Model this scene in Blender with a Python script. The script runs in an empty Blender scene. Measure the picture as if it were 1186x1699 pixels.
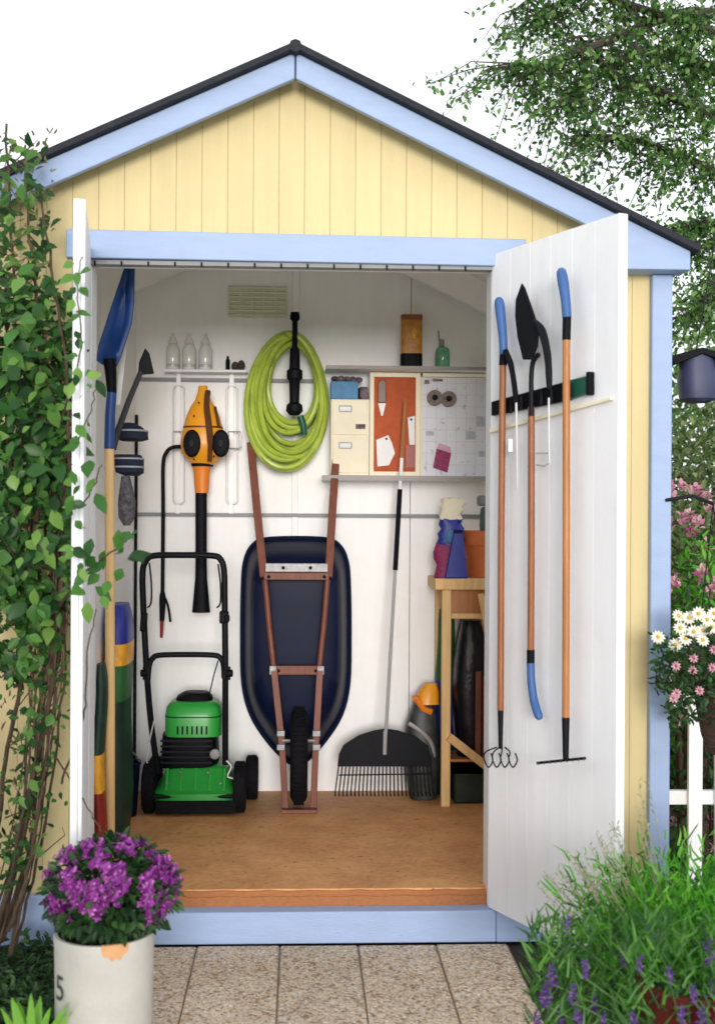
import bpy, bmesh, math, random
from mathutils import Vector, Matrix, Euler
random.seed(7)
sc = bpy.context.scene
C = sc.collection
R = math.radians
# ------------------------------------------------------------------ camera
W0, H0 = 1186.0, 1699.0            # frame in which the picture was measured
FPX, DIST, EYE = 2050.0, 3.905, 1.18
YAW, ROLL = R(2.5), R(0.35)
CR = Matrix.Rotation(-YAW, 3, 'Z') @ Matrix.Rotation(R(90), 3, 'X') @ Matrix.Rotation(ROLL, 3, 'Z')
_d = CR.transposed() @ Vector((0, 1, 0))
CX = 498 - FPX * _d.x / -_d.z
CY = 860 + FPX * _d.y / -_d.z
CAMLOC = Vector((0, -DIST, EYE))
cam = bpy.data.cameras.new('camera')
cam.sensor_fit = 'VERTICAL'; cam.sensor_height = 36; cam.lens = FPX / H0 * 36
cam.shift_x = -(CX - W0 / 2) / H0
cam.shift_y = (CY - H0 / 2) / H0
cam.dof.use_dof = True; cam.dof.focus_distance = 4.8; cam.dof.aperture_fstop = 3.5
cam.clip_start = 0.05; cam.clip_end = 600
cam_o = bpy.data.objects.new('camera', cam); C.objects.link(cam_o)
cam_o.matrix_world = Matrix.Translation(CAMLOC) @ CR.to_4x4()
sc.camera = cam_o
# ------------------------------------------------------------------ sky, sun, exposure
SUN_EL, SUN_AZ = R(5), R(1.5)       # azimuth from straight behind the camera, negative = to the left
w = bpy.data.worlds.new('World'); sc.world = w; w.use_nodes = True
nt = w.node_tree; nt.nodes.clear()
sky = nt.nodes.new('ShaderNodeTexSky'); sky.sky_type = 'NISHITA'; sky.sun_disc = False
sky.sun_elevation = SUN_EL; sky.sun_rotation = R(180) - SUN_AZ
sky.dust_density = 3; sky.air_density = 1
mx = nt.nodes.new('ShaderNodeMix'); mx.data_type = 'RGBA'; mx.inputs[0].default_value = 0.75
mx.inputs[7].default_value = (8.6, 8.8, 9.2, 1)     # even bright cloud cover
bgn = nt.nodes.new('ShaderNodeBackground'); bgn.inputs[1].default_value = 0.115
wo = nt.nodes.new('ShaderNodeOutputWorld')
nt.links.new(sky.outputs[0], mx.inputs[6]); nt.links.new(mx.outputs[2], bgn.inputs[0]); nt.links.new(bgn.outputs[0], wo.inputs[0])
sun = bpy.data.lights.new('sun', 'SUN'); sun.energy = 1.5; sun.angle = R(18); sun.color = (1, .98, .955)
sun_o = bpy.data.objects.new('sun', sun); C.objects.link(sun_o)
sdir = Vector((math.sin(SUN_AZ) * math.cos(SUN_EL), -math.cos(SUN_AZ) * math.cos(SUN_EL), math.sin(SUN_EL)))
sun_o.rotation_euler = sdir.to_track_quat('Z', 'Y').to_euler()
sun_o.location = (-2, -6, 6)
sc.view_settings.view_transform = 'Standard'; sc.view_settings.look = 'None'
sc.view_settings.exposure = 0.68; sc.view_settings.gamma = 1
sc.cycles.max_bounces = 12; sc.cycles.diffuse_bounces = 10; sc.cycles.transparent_max_bounces = 8

# ------------------------------------------------------------------ measuring helpers
def ray(px, py):
    return CR @ Vector(((px - CX) / FPX, (CY - py) / FPX, -1))
def P(px, py, Y):
    d = ray(px, py); t = (Y - CAMLOC.y) / d.y
    return CAMLOC + d * t
def PXp(px, py, X):
    d = ray(px, py); t = (X - CAMLOC.x) / d.x
    return CAMLOC + d * t
def PL(px, py, pt, n):
    d = ray(px, py); t = (pt - CAMLOC).dot(n) / d.dot(n)
    return CAMLOC + d * t
def sz(px, Y): return px * (DIST + Y) / FPX      # size in metres of px pixels at depth Y

# ------------------------------------------------------------------ materials
MATS = {}
def nodes(name):
    m = bpy.data.materials.new(name); m.use_nodes = True
    t = m.node_tree; b = t.nodes['Principled BSDF']
    MATS[name] = m
    return m, t, b
def N(t, kind, **kw):
    n = t.nodes.new(kind)
    for k, v in kw.items(): setattr(n, k, v)
    return n
def ramp(t, stops):
    r = N(t, 'ShaderNodeValToRGB'); e = r.color_ramp.elements
    e[0].position, e[0].color = stops[0][0], (*stops[0][1], 1)
    e[1].position, e[1].color = stops[-1][0], (*stops[-1][1], 1)
    for p, c in stops[1:-1]:
        x = e.new(p); x.color = (*c, 1)
    return r
def mat(name, col, rough=.5, var=.08, scale=6, bump=0.0, bscale=60, metal=0, stretch=(1, 1, 1), spec=.4, rnd=0.0, dirt=None, dirt_amt=.0):
    m, t, b = nodes(name)
    tc = N(t, 'ShaderNodeTexCoord'); mp = N(t, 'ShaderNodeMapping'); mp.inputs['Scale'].default_value = stretch
    t.links.new(tc.outputs['Object'], mp.inputs[0])
    no = N(t, 'ShaderNodeTexNoise'); no.inputs['Scale'].default_value = scale; no.inputs['Detail'].default_value = 6; no.inputs['Roughness'].default_value = .65
    t.links.new(mp.outputs[0], no.inputs[0])
    lo = tuple(max(0, c * (1 - var)) for c in col); hi = tuple(min(1, c * (1 + var)) for c in col)
    r = ramp(t, [(.3, lo), (.7, hi)]); t.links.new(no.outputs[0], r.inputs[0])
    out = r.outputs[0]
    if rnd:
        oi = N(t, 'ShaderNodeObjectInfo'); hs = N(t, 'ShaderNodeHueSaturation')
        mr = N(t, 'ShaderNodeMapRange'); mr.inputs[3].default_value = 1 - rnd; mr.inputs[4].default_value = 1 + rnd
        t.links.new(oi.outputs['Random'], mr.inputs[0]); t.links.new(mr.outputs[0], hs.inputs['Value']); t.links.new(out, hs.inputs['Color'])
        out = hs.outputs[0]
    if dirt:
        n2 = N(t, 'ShaderNodeTexNoise'); n2.inputs['Scale'].default_value = 3.1; n2.inputs['Detail'].default_value = 9; n2.inputs['Roughness'].default_value = .72
        t.links.new(tc.outputs['Object'], n2.inputs[0])
        r2 = ramp(t, [(.5, (0, 0, 0)), (.78, (dirt_amt,) * 3)]); t.links.new(n2.outputs[0], r2.inputs[0])
        mm = N(t, 'ShaderNodeMix', data_type='RGBA'); mm.inputs[7].default_value = (*dirt, 1)
        t.links.new(r2.outputs[0], mm.inputs[0]); t.links.new(out, mm.inputs[6]); out = mm.outputs[2]
    t.links.new(out, b.inputs['Base Color'])
    b.inputs['Roughness'].default_value = rough; b.inputs['Metallic'].default_value = metal
    b.inputs['Specular IOR Level'].default_value = spec
    if bump:
        nb = N(t, 'ShaderNodeTexNoise'); nb.inputs['Scale'].default_value = bscale; nb.inputs['Detail'].default_value = 5
        t.links.new(mp.outputs[0], nb.inputs[0])
        bp = N(t, 'ShaderNodeBump'); bp.inputs['Strength'].default_value = bump; bp.inputs['Distance'].default_value = .004
        t.links.new(nb.outputs[0], bp.inputs['Height']); t.links.new(bp.outputs[0], b.inputs['Normal'])
    return m
def leafmat(name, stops, trans=.35, rough=.45, island=True):
    m, t, b = nodes(name)
    if island:
        g = N(t, 'ShaderNodeNewGeometry'); o = g.outputs['Random Per Island']
    else:
        g = N(t, 'ShaderNodeObjectInfo'); o = g.outputs['Random']
    r = ramp(t, stops); t.links.new(o, r.inputs[0])
    t.links.new(r.outputs[0], b.inputs['Base Color']); b.inputs['Roughness'].default_value = rough
    b.inputs['Specular IOR Level'].default_value = .35
    tr = N(t, 'ShaderNodeBsdfTranslucent'); t.links.new(r.outputs[0], tr.inputs[0])
    ms = N(t, 'ShaderNodeMixShader'); ms.inputs[0].default_value = trans
    t.links.new(b.outputs[0], ms.inputs[1]); t.links.new(tr.outputs[0], ms.inputs[2])
    t.links.new(ms.outputs[0], t.nodes['Material Output'].inputs[0])
    return m

yellow = mat('yellow_paint', (.64, .525, .275), .55, .05, 4, .25, 45, stretch=(6, 6, .6), rnd=.03, dirt=(.45, .34, .17), dirt_amt=.22)
blue = mat('pale_blue_paint', (.31, .41, .63), .5, .05, 5, .25, 50, stretch=(1, 6, 6), rnd=.02, dirt=(.22, .27, .36), dirt_amt=.28)
white = mat('white_paint', (.82, .835, .87), .5, .03, 4, .2, 50, stretch=(6, 6, .7), rnd=.012, dirt=(.52, .49, .44), dirt_amt=.22)
iwhite = mat('lifted_interior_white', (.885, .89, .90), .55, .025, 4, .2, 50, stretch=(6, 6, .7), rnd=.012, dirt=(.62, .59, .54), dirt_amt=.2)  # white lifted indoors so the dim walls and rafters bounce more light
white2 = mat('white_gloss', (.82, .82, .82), .35, .03)
roofm = mat('bitumen_roof', (.02, .022, .03), .85, .3, 30, .6, 200)
greystrip = mat('grey_strip', (.23, .24, .25), .5, .1)
shelfgrey = mat('shelf_edge_grey', (.30, .285, .275), .5, .08)
cream = mat('cream_card', (.80, .74, .58), .7, .06)
black = mat('black_plastic', (.0045, .005, .008), .55, .2, 20, spec=.1)
blackm = mat('black_metal', (.006, .007, .010), .5, .25, 20, spec=.13)
rubber = mat('black_rubber', (.006, .006, .008), .8, .3, 30, .3, 80, spec=.12)
navy = mat('navy_enamel', (.0035, .007, .030), .45, .2, 9, .05, 30, spec=.12, dirt=(.03, .03, .04), dirt_amt=.2)
navycloth = mat('navy_cloth', (.015, .022, .05), .85, .2, 30, .5, 200)
shovelblue = mat('blue_plastic', (.012, .055, .22), .4, .15, 7)
gripblue = mat('grip_blue', (.04, .11, .30), .45, .1)
redwood = mat('red_stained_wood', (.17, .052, .030), .5, .28, 9, .3, 40, stretch=(7, 7, .8))
orangewood = mat('varnished_ash', (.40, .165, .052), .4, .22, 9, .2, 40, stretch=(8, 8, .7))
brownwood = mat('brown_ash', (.27, .095, .036), .4, .22, 9, .2, 40, stretch=(8, 8, .7))
pine = mat('raw_pine', (.68, .44, .20), .6, .16, 8, .2, 40, stretch=(7, 7, .8))
lightpine = mat('light_pine', (.70, .47, .21), .6, .14, 8, .2, 40, stretch=(8, 8, .6))
green = mat('mower_green', (.022, .30, .042), .35, .1, dirt=(.10, .13, .05), dirt_amt=.3)
orange = mat('blower_orange', (.80, .33, .015), .35, .12)
orange2 = mat('nozzle_orange', (.72, .20, .012), .4, .1)
steel = mat('zinc_steel', (.26, .26, .27), .5, .3, 30, metal=.55)
wire = mat('grey_wire', (.50, .50, .52), .4, .05, metal=.2)
aluminium = mat('dull_aluminium', (.45, .45, .47), .4, .05, metal=.5)
darkgreen = mat('dark_green_plastic', (.008, .09, .06), .4, .1)
rust = mat('rust_red_felt', (.42, .085, .028), .8, .15, 20, .3, 200)
magenta = mat('magenta_card', (.26, .02, .10), .6, .5, 90)
terracotta = mat('terracotta', (.62, .17, .045), .7, .12, 12, .2)
amber = mat('amber_tin', (.46, .20, .03), .4, .35, 45)
potred = mat('dark_red_glaze', (.085, .010, .009), .35, .4, 14)
potwhite = mat('white_painted_pot', (.50, .49, .455), .7, .07, 10, .35, 60, dirt=(.36, .32, .25), dirt_amt=.5)
chip = mat('bare_clay', (.60, .33, .16), .85, .15, 20, .4)
stem = mat('brown_stem', (.085, .055, .035), .85, .4, 25, .8, 90)
barkm = mat('bark', (.055, .045, .038), .9, .4, 18, .8, 60)
slate = mat('slate_blue_paint', (.045, .055, .12), .5, .2)
cutgrass = mat('green_sack', (.02, .11, .03), .5, .35, 12)
sackblue = mat('sack_blue', (.015, .03, .26), .4, .25, 12)
sackred = mat('sack_red', (.26, .015, .012), .4, .3, 12)
sackyellow = mat('sack_yellow', (.75, .36, .03), .4, .3, 18)
sackdark = mat('sack_dark', (.006, .03, .02), .5, .4, 12)
glassy = mat('frosted_glass', (.70, .71, .69), .15, .04, spec=.6)
greenglass = mat('green_glass', (.12, .34, .19), .15, .25, 20, spec=.6)
paper = mat('paper', (.78, .78, .80), .8, .05)
bluecard = mat('blue_card', (.06, .20, .38), .6, .2, 25)
purplecard = mat('patterned_box', (.13, .09, .11), .7, .9, 55)
soil = mat('soil', (.030, .021, .016), .95, .5, 14, 1, 40)
pinkpetal = leafmat('pink_petal', [(0, (.52, .14, .27)), (.5, (.62, .28, .38)), (1, (.75, .50, .55))], .3)
magpetal = leafmat('magenta_petal', [(0, (.13, .010, .16)), (.45, (.27, .03, .28)), (.85, (.42, .09, .42)), (1, (.58, .24, .56))], .25)
lavpetal = leafmat('lavender_petal', [(0, (.10, .035, .24)), (.6, (.20, .08, .38)), (1, (.36, .20, .52))], .25)
whitepetal = leafmat('white_petal', [(0, (.78, .76, .62)), (1, (.86, .86, .82))], .3)
yelcentre = mat('daisy_centre', (.65, .42, .04), .8)
vine_leaf = leafmat('vine_leaf', [(0, (.012, .05, .012)), (.35, (.032, .12, .02)), (.7, (.075, .22, .035)), (1, (.21, .37, .08))], .35, .4, island=False)
vine_mass = leafmat('vine_mass', [(0, (.010, .045, .010)), (.5, (.035, .12, .022)), (.85, (.08, .20, .04)), (1, (.18, .32, .07))], .35)
vine_dry = leafmat('vine_bud', [(0, (.10, .09, .03)), (1, (.22, .22, .08))], .3)
birch_leaf = leafmat('birch_leaf', [(0, (.03, .09, .02)), (.4, (.08, .20, .045)), (.8, (.17, .33, .085)), (1, (.30, .45, .16))], .4)
lav_leaf = leafmat('lavender_leaf', [(0, (.025, .13, .012)), (.5, (.08, .34, .022)), (.85, (.15, .48, .04)), (1, (.27, .58, .09))], .35)
straw = leafmat('pale_straw', [(0, (.22, .26, .11)), (1, (.48, .48, .30))], .3)
lime = leafmat('lime_leaf', [(0, (.14, .42, .05)), (1, (.30, .58, .10))], .4)
darkleaf = leafmat('dark_leaf', [(0, (.012, .04, .014)), (.7, (.035, .10, .028)), (1, (.09, .19, .05))], .3)
olive = leafmat('olive_hedge', [(0, (.05, .09, .03)), (.6, (.15, .22, .075)), (1, (.32, .37, .17))], .35)
grassleaf = leafmat('blue_grass', [(0, (.02, .06, .035)), (1, (.09, .16, .08))], .3)

def floor_mat():
    m, t, b = nodes('particle_board')
    tc = N(t, 'ShaderNodeTexCoord')
    mp = N(t, 'ShaderNodeMapping'); mp.inputs['Scale'].default_value = (1, 1.8, 1); t.links.new(tc.outputs['Object'], mp.inputs[0])
    v = N(t, 'ShaderNodeTexVoronoi'); v.inputs['Scale'].default_value = 70; t.links.new(mp.outputs[0], v.inputs[0])
    r = ramp(t, [(0, (.48, .20, .07)), (.5, (.70, .335, .125)), (1, (.80, .43, .18))])
    se = N(t, 'ShaderNodeSeparateColor'); t.links.new(v.outputs['Color'], se.inputs[0]); t.links.new(se.outputs[0], r.inputs[0])
    n = N(t, 'ShaderNodeTexNoise'); n.inputs['Scale'].default_value = 5; n.inputs['Detail'].default_value = 8; n.inputs['Roughness'].default_value = .7; t.links.new(tc.outputs['Object'], n.inputs[0])
    r2 = ramp(t, [(.32, (.43, .18, .062)), (.68, (.80, .43, .175))]); t.links.new(n.outputs[0], r2.inputs[0])
    mm = N(t, 'ShaderNodeMix', data_type='RGBA'); mm.inputs[0].default_value = .62
    t.links.new(r.outputs[0], mm.inputs[6]); t.links.new(r2.outputs[0], mm.inputs[7])
    n3 = N(t, 'ShaderNodeTexNoise'); n3.inputs['Scale'].default_value = 38; n3.inputs['Detail'].default_value = 3; t.links.new(tc.outputs['Object'], n3.inputs[0])
    r3 = ramp(t, [(.655, (0, 0, 0)), (.73, (.8, .8, .8))]); t.links.new(n3.outputs[0], r3.inputs[0])
    m3 = N(t, 'ShaderNodeMix', data_type='RGBA'); m3.inputs[7].default_value = (.13, .055, .03, 1)
    t.links.new(r3.outputs[0], m3.inputs[0]); t.links.new(mm.outputs[2], m3.inputs[6])
    t.links.new(m3.outputs[2], b.inputs['Base Color']); b.inputs['Roughness'].default_value = .6
    return m
floorm = floor_mat()
flooredge = mat('board_edge', (.38, .15, .055), .8, .22, 60, .5, 90, stretch=(1, 6, 6))
def aggregate_mat():
    m, t, b = nodes('exposed_aggregate')
    tc = N(t, 'ShaderNodeTexCoord'); oi = N(t, 'ShaderNodeObjectInfo')
    ad = N(t, 'ShaderNodeVectorMath', operation='ADD'); t.links.new(tc.outputs['Object'], ad.inputs[0]); t.links.new(oi.outputs['Location'], ad.inputs[1])
    v = N(t, 'ShaderNodeTexVoronoi'); v.inputs['Scale'].default_value = 122; v.inputs['Randomness'].default_value = 1; t.links.new(ad.outputs[0], v.inputs[0])
    se = N(t, 'ShaderNodeSeparateColor'); t.links.new(v.outputs['Color'], se.inputs[0])
    r = ramp(t, [(0, (.22, .155, .115)), (.22, (.54, .43, .32)), (.45, (.66, .56, .44)), (.7, (.72, .64, .53)), (.88, (.46, .42, .38)), (1, (.84, .80, .74))])
    t.links.new(se.outputs[0], r.inputs[0])
    rd = ramp(t, [(.35, (1, 1, 1)), (.72, (.72, .68, .64))])
    mu = N(t, 'ShaderNodeMath', operation='MULTIPLY'); mu.inputs[1].default_value = 1.0
    t.links.new(v.outputs['Distance'], mu.inputs[0]); t.links.new(mu.outputs[0], rd.inputs[0])
    mm = N(t, 'ShaderNodeMix', data_type='RGBA', blend_type='MULTIPLY'); mm.inputs[0].default_value = 1
    t.links.new(r.outputs[0], mm.inputs[6]); t.links.new(rd.outputs[0], mm.inputs[7])
    n = N(t, 'ShaderNodeTexNoise'); n.inputs['Scale'].default_value = 6; n.inputs['Detail'].default_value = 5; t.links.new(ad.outputs[0], n.inputs[0])
    r2 = ramp(t, [(.3, (.84, .82, .80)), (.7, (1, 1, 1))]); t.links.new(n.outputs[0], r2.inputs[0])
    m2 = N(t, 'ShaderNodeMix', data_type='RGBA', blend_type='MULTIPLY'); m2.inputs[0].default_value = 1
    t.links.new(mm.outputs[2], m2.inputs[6]); t.links.new(r2.outputs[0], m2.inputs[7])
    hs = N(t, 'ShaderNodeHueSaturation'); mr = N(t, 'ShaderNodeMapRange'); mr.inputs[3].default_value = 1.0; mr.inputs[4].default_value = 1.18
    t.links.new(oi.outputs['Random'], mr.inputs[0]); t.links.new(mr.outputs[0], hs.inputs['Value']); t.links.new(m2.outputs[2], hs.inputs['Color']); hs.inputs['Saturation'].default_value = 1.2
    t.links.new(hs.outputs[0], b.inputs['Base Color']); b.inputs['Roughness'].default_value = .8
    bp = N(t, 'ShaderNodeBump'); bp.inputs['Strength'].default_value = .7; bp.inputs['Distance'].default_value = .003; bp.invert = True
    t.links.new(v.outputs['Distance'], bp.inputs['Height']); t.links.new(bp.outputs[0], b.inputs['Normal'])
    return m
aggregate = aggregate_mat()
def hose_mat():
    return mat('lime_hose', (.36, .47, .06), .35, .2, 14)
hosem = hose_mat()
def planner_mat():
    m, t, b = nodes('planner_print')
    tc = N(t, 'ShaderNodeTexCoord'); mp = N(t, 'ShaderNodeMapping'); mp.inputs['Rotation'].default_value = (R(90), 0, 0)
    t.links.new(tc.outputs['Object'], mp.inputs[0])
    br = N(t, 'ShaderNodeTexBrick'); br.offset = 0; br.inputs['Scale'].default_value = 1
    br.inputs['Brick Width'].default_value = .042; br.inputs['Row Height'].default_value = .05; br.inputs['Mortar Size'].default_value = .0012
    br.inputs['Color1'].default_value = (.66, .67, .74, 1); br.inputs['Color2'].default_value = (.70, .71, .77, 1); br.inputs['Mortar'].default_value = (.56, .56, .62, 1)
    t.links.new(mp.outputs[0], br.inputs[0])
    n = N(t, 'ShaderNodeTexNoise'); n.inputs['Scale'].default_value = 42; n.inputs['Detail'].default_value = 4; t.links.new(tc.outputs['Object'], n.inputs[0])
    r = ramp(t, [(.6, (1, 1, 1)), (.7, (.55, .56, .66))]); t.links.new(n.outputs[0], r.inputs[0])
    mm = N(t, 'ShaderNodeMix', data_type='RGBA', blend_type='MULTIPLY'); mm.inputs[0].default_value = .8
    t.links.new(br.outputs[0], mm.inputs[6]); t.links.new(r.outputs[0], mm.inputs[7]); t.links.new(mm.outputs[2], b.inputs['Base Color'])
    b.inputs['Roughness'].default_value = .7
    return m
plannerm = planner_mat()
def lawn_mat():
    m, t, b = nodes('lawn_ground')
    tc = N(t, 'ShaderNodeTexCoord')
    n = N(t, 'ShaderNodeTexNoise'); n.inputs['Scale'].default_value = 9; n.inputs['Detail'].default_value = 9; t.links.new(tc.outputs['Object'], n.inputs[0])
    r = ramp(t, [(.3, (.03, .085, .018)), (.55, (.06, .15, .03)), (.75, (.13, .15, .055))]); t.links.new(n.outputs[0], r.inputs[0])
    t.links.new(r.outputs[0], b.inputs['Base Color']); b.inputs['Roughness'].default_value = .9
    return m
lawnm = lawn_mat()

# ------------------------------------------------------------------ mesh helpers
ORG = {}
class MB:
    def __init__(s): s.v = []; s.f = []
    def add(s, vs, fs):
        o = len(s.v); s.v += [Vector(v) for v in vs]; s.f += [tuple(i + o for i in f) for f in fs]; return s
    def box(s, x0, x1, y0, y1, z0, z1):
        vs = [(x, y, z) for x in (x0, x1) for y in (y0, y1) for z in (z0, z1)]
        return s.add(vs, [(0, 1, 3, 2), (4, 6, 7, 5), (0, 4, 5, 1), (2, 3, 7, 6), (0, 2, 6, 4), (1, 5, 7, 3)])
    def obox(s, c, size, rot=None):
        m = rot if rot is not None else Matrix.Identity(3)
        h = Vector(size) / 2
        vs = [Vector(c) + m @ Vector((a * h.x, b * h.y, d * h.z)) for a in (-1, 1) for b in (-1, 1) for d in (-1, 1)]
        return s.add(vs, [(0, 1, 3, 2), (4, 6, 7, 5), (0, 4, 5, 1), (2, 3, 7, 6), (0, 2, 6, 4), (1, 5, 7, 3)])
    def prism(s, poly, y0, y1):                      # polygon in x,z pushed along y
        n = len(poly)
        vs = [(x, y0, z) for x, z in poly] + [(x, y1, z) for x, z in poly]
        fs = [tuple(range(n)), tuple(range(2 * n - 1, n - 1, -1))]
        fs += [(i, i + n, (i + 1) % n + n, (i + 1) % n) for i in range(n)]
        return s.add(vs, fs)
    def slab(s, poly3, vec):                         # any planar polygon pushed along vec
        n = len(poly3); vec = Vector(vec)
        vs = [Vector(p) for p in poly3] + [Vector(p) + vec for p in poly3]
        fs = [tuple(range(n)), tuple(range(2 * n - 1, n - 1, -1))]
        fs += [(i, i + n, (i + 1) % n + n, (i + 1) % n) for i in range(n)]
        return s.add(vs, fs)
    def tube(s, pts, r, n=8, cap=True, phase=0, flat=1.0, up=None, closed=False):
        pts = [Vector(p) for p in pts]; k = len(pts)
        rs = r if isinstance(r, (list, tuple)) else [r] * k
        vs = []; prev = up
        for i, p in enumerate(pts):
            if closed: t = pts[(i + 1) % k] - pts[i - 1]
            else: t = pts[min(i + 1, k - 1)] - pts[max(i - 1, 0)]
            t.normalize()
            if prev is None: prev = Vector((0, -1, 0)) if abs(t.y) < .9 else Vector((1, 0, 0))
            b = t.cross(prev)
            if b.length < 1e-6: b = t.orthogonal()
            b.normalize(); a = b.cross(t); a.normalize(); prev = a
            for j in range(n):
                q = 2 * math.pi * j / n + phase
                vs.append(p + a * math.sin(q) * rs[i] * flat + b * math.cos(q) * rs[i])
        fs = []
        for i in range(k if closed else k - 1):
            for j in range(n):
                i2 = (i + 1) % k
                fs.append((i * n + j, i * n + (j + 1) % n, i2 * n + (j + 1) % n, i2 * n + j))
        if cap and not closed:
            fs += [tuple(range(n - 1, -1, -1)), tuple(range((k - 1) * n, k * n))]
        return s.add(vs, fs)
    def beam(s, pts, w, h=None):                     # rectangular bar along a path
        h = h or w
        return s.tube(pts, w / math.sqrt(2), 4, True, math.pi / 4, h / w)
    def lathe(s, prof, c, n=20, rot=None, sy=1.0):
        m = rot if rot is not None else Matrix.Identity(3)
        vs = []; fs = []; c = Vector(c)
        for r, z in prof:
            for j in range(n):
                q = 2 * math.pi * j / n
                vs.append(c + m @ Vector((math.cos(q) * r, math.sin(q) * r * sy, z)))
        k = len(prof)
        for i in range(k - 1):
            for j in range(n):
                fs.append((i * n + j, i * n + (j + 1) % n, (i + 1) * n + (j + 1) % n, (i + 1) * n + j))
        fs += [tuple(range(n - 1, -1, -1)), tuple(range((k - 1) * n, k * n))]
        return s.add(vs, fs)
    def rings(s, rs, n=24, pw=4):                    # stack of superellipses (cx, cy, z, rx, ry)
        vs = []; fs = []
        for cx, cy, z, rx, ry in rs:
            for j in range(n):
                q = 2 * math.pi * j / n; cq, sq = math.cos(q), math.sin(q)
                vs.append((cx + math.copysign(abs(cq) ** (2 / pw), cq) * rx, cy + math.copysign(abs(sq) ** (2 / pw), sq) * ry, z))
        k = len(rs)
        for i in range(k - 1):
            for j in range(n):
                fs.append((i * n + j, i * n + (j + 1) % n, (i + 1) * n + (j + 1) % n, (i + 1) * n + j))
        fs += [tuple(range(n - 1, -1, -1)), tuple(range((k - 1) * n, k * n))]
        return s.add(vs, fs)
    def ball(s, c, rx, ry, rz, n=12, k=8, rot=None):
        prof = []
        m = rot if rot is not None else Matrix.Identity(3)
        c = Vector(c); vs = []; fs = []
        for i in range(1, k):
            a = math.pi * i / k
            for j in range(n):
                q = 2 * math.pi * j / n
                vs.append(c + m @ Vector((math.sin(a) * math.cos(q) * rx, math.sin(a) * math.sin(q) * ry, -math.cos(a) * rz)))
        b = len(vs); vs += [c + m @ Vector((0, 0, -rz)), c + m @ Vector((0, 0, rz))]
        for i in range(k - 2):
            for j in range(n):
                fs.append((i * n + j, i * n + (j + 1) % n, (i + 1) * n + (j + 1) % n, (i + 1) * n + j))
        for j in range(n):
            fs.append((b, (j + 1) % n, j)); fs.append((b + 1, (k - 2) * n + j, (k - 2) * n + (j + 1) % n))
        return s.add(vs, fs)
def mesh_of(name, mb, m, org=Vector((0, 0, 0)), fix=True, smooth=True):
    me = bpy.data.meshes.new(name)
    me.from_pydata([tuple(v - org) for v in mb.v], [], mb.f)
    if fix:
        bm = bmesh.new(); bm.from_mesh(me); bmesh.ops.recalc_face_normals(bm, faces=bm.faces); bm.to_mesh(me); bm.free()
    if smooth:
        me.polygons.foreach_set('use_smooth', [True] * len(me.polygons))
        if fix: me.set_sharp_from_angle(angle=R(38))
    me.materials.append(m); me.update()
    return me
def part(name, mb, m, parent=None, bevel=0, fix=True, smooth=True, kind=None, label=None):
    if parent is not None: org = ORG[parent.name]
    else:
        xs = [v.x for v in mb.v]; ys = [v.y for v in mb.v]; zs = [v.z for v in mb.v]
        org = Vector(((min(xs) + max(xs)) / 2, (min(ys) + max(ys)) / 2, min(zs)))
    o = bpy.data.objects.new(name, mesh_of(name, mb, m, org, fix, smooth)); C.objects.link(o)
    ORG[o.name] = org
    if parent is not None: o.parent = parent
    else: o.location = org
    if bevel:
        b = o.modifiers.new('bevel', 'BEVEL'); b.width = bevel; b.segments = 2; b.limit_method = 'ANGLE'; b.angle_limit = R(40)
    if kind: o['kind'] = kind
    if label: o['label'] = label
    return o
def thing(name, label, cat, loc, group=None):
    o = bpy.data.objects.new(name, None); C.objects.link(o); o.location = loc; o.empty_display_size = .05
    o['label'] = label; o['category'] = cat; ORG[o.name] = Vector(loc)
    if group: o['group'] = group
    return o
def tag(o, label, cat, group=None):
    o['label'] = label; o['category'] = cat
    if group: o['group'] = group
    return o
def smoothpath(pts, n=6, closed=False):
    pts = [Vector(p) for p in pts]; k = len(pts); out = []
    for i in range(k if closed else k - 1):
        p1, p2 = pts[i], pts[(i + 1) % k]
        p0 = pts[i - 1] if (i > 0 or closed) else p1
        p3 = pts[(i + 2) % k] if (i + 2 < k or closed) else p2
        for j in range(n):
            t = j / n
            out.append(.5 * ((2 * p1) + (p2 - p0) * t + (2 * p0 - 5 * p1 + 4 * p2 - p3) * t * t + (3 * p1 - p0 - 3 * p2 + p3) * t ** 3))
    if not closed: out.append(pts[-1])
    return out
def rounded(poly, r, n=4):
    out = []
    k = len(poly)
    for i in range(k):
        p = Vector(poly[i]); a = (Vector(poly[i - 1]) - p); b = (Vector(poly[(i + 1) % k]) - p)
        ra = min(r, a.length * .49); rb = min(r, b.length * .49)
        A = p + a.normalized() * ra; B = p + b.normalized() * rb
        for j in range(n + 1):
            t = j / n; out.append((1 - t) ** 2 * A + 2 * t * (1 - t) * p + t * t * B)
    return out
rnd = random.Random(11)
def rdir(r=rnd):
    while True:
        v = Vector((r.uniform(-1, 1), r.uniform(-1, 1), r.uniform(-1, 1)))
        if .01 < v.length < 1: return v.normalized()
def add_leaf(mb, c, d, nrm, L, Wd, bend=.15):
    d = d.normalized(); s_ = d.cross(nrm)
    if s_.length < 1e-4: s_ = d.orthogonal()
    s_.normalize(); n_ = s_.cross(d)
    b = len(mb.v)
    mb.v += [c, c + d * L * .35 + s_ * Wd / 2 + n_ * L * bend * .5, c + d * L * .75 + s_ * Wd * .33 + n_ * L * bend * .2, c + d * L - n_ * L * bend,
             c + d * L * .75 - s_ * Wd * .33 + n_ * L * bend * .2, c + d * L * .35 - s_ * Wd / 2 + n_ * L * bend * .5]
    mb.f += [(b, b + 1, b + 2, b + 3), (b, b + 3, b + 4, b + 5)]
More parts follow.
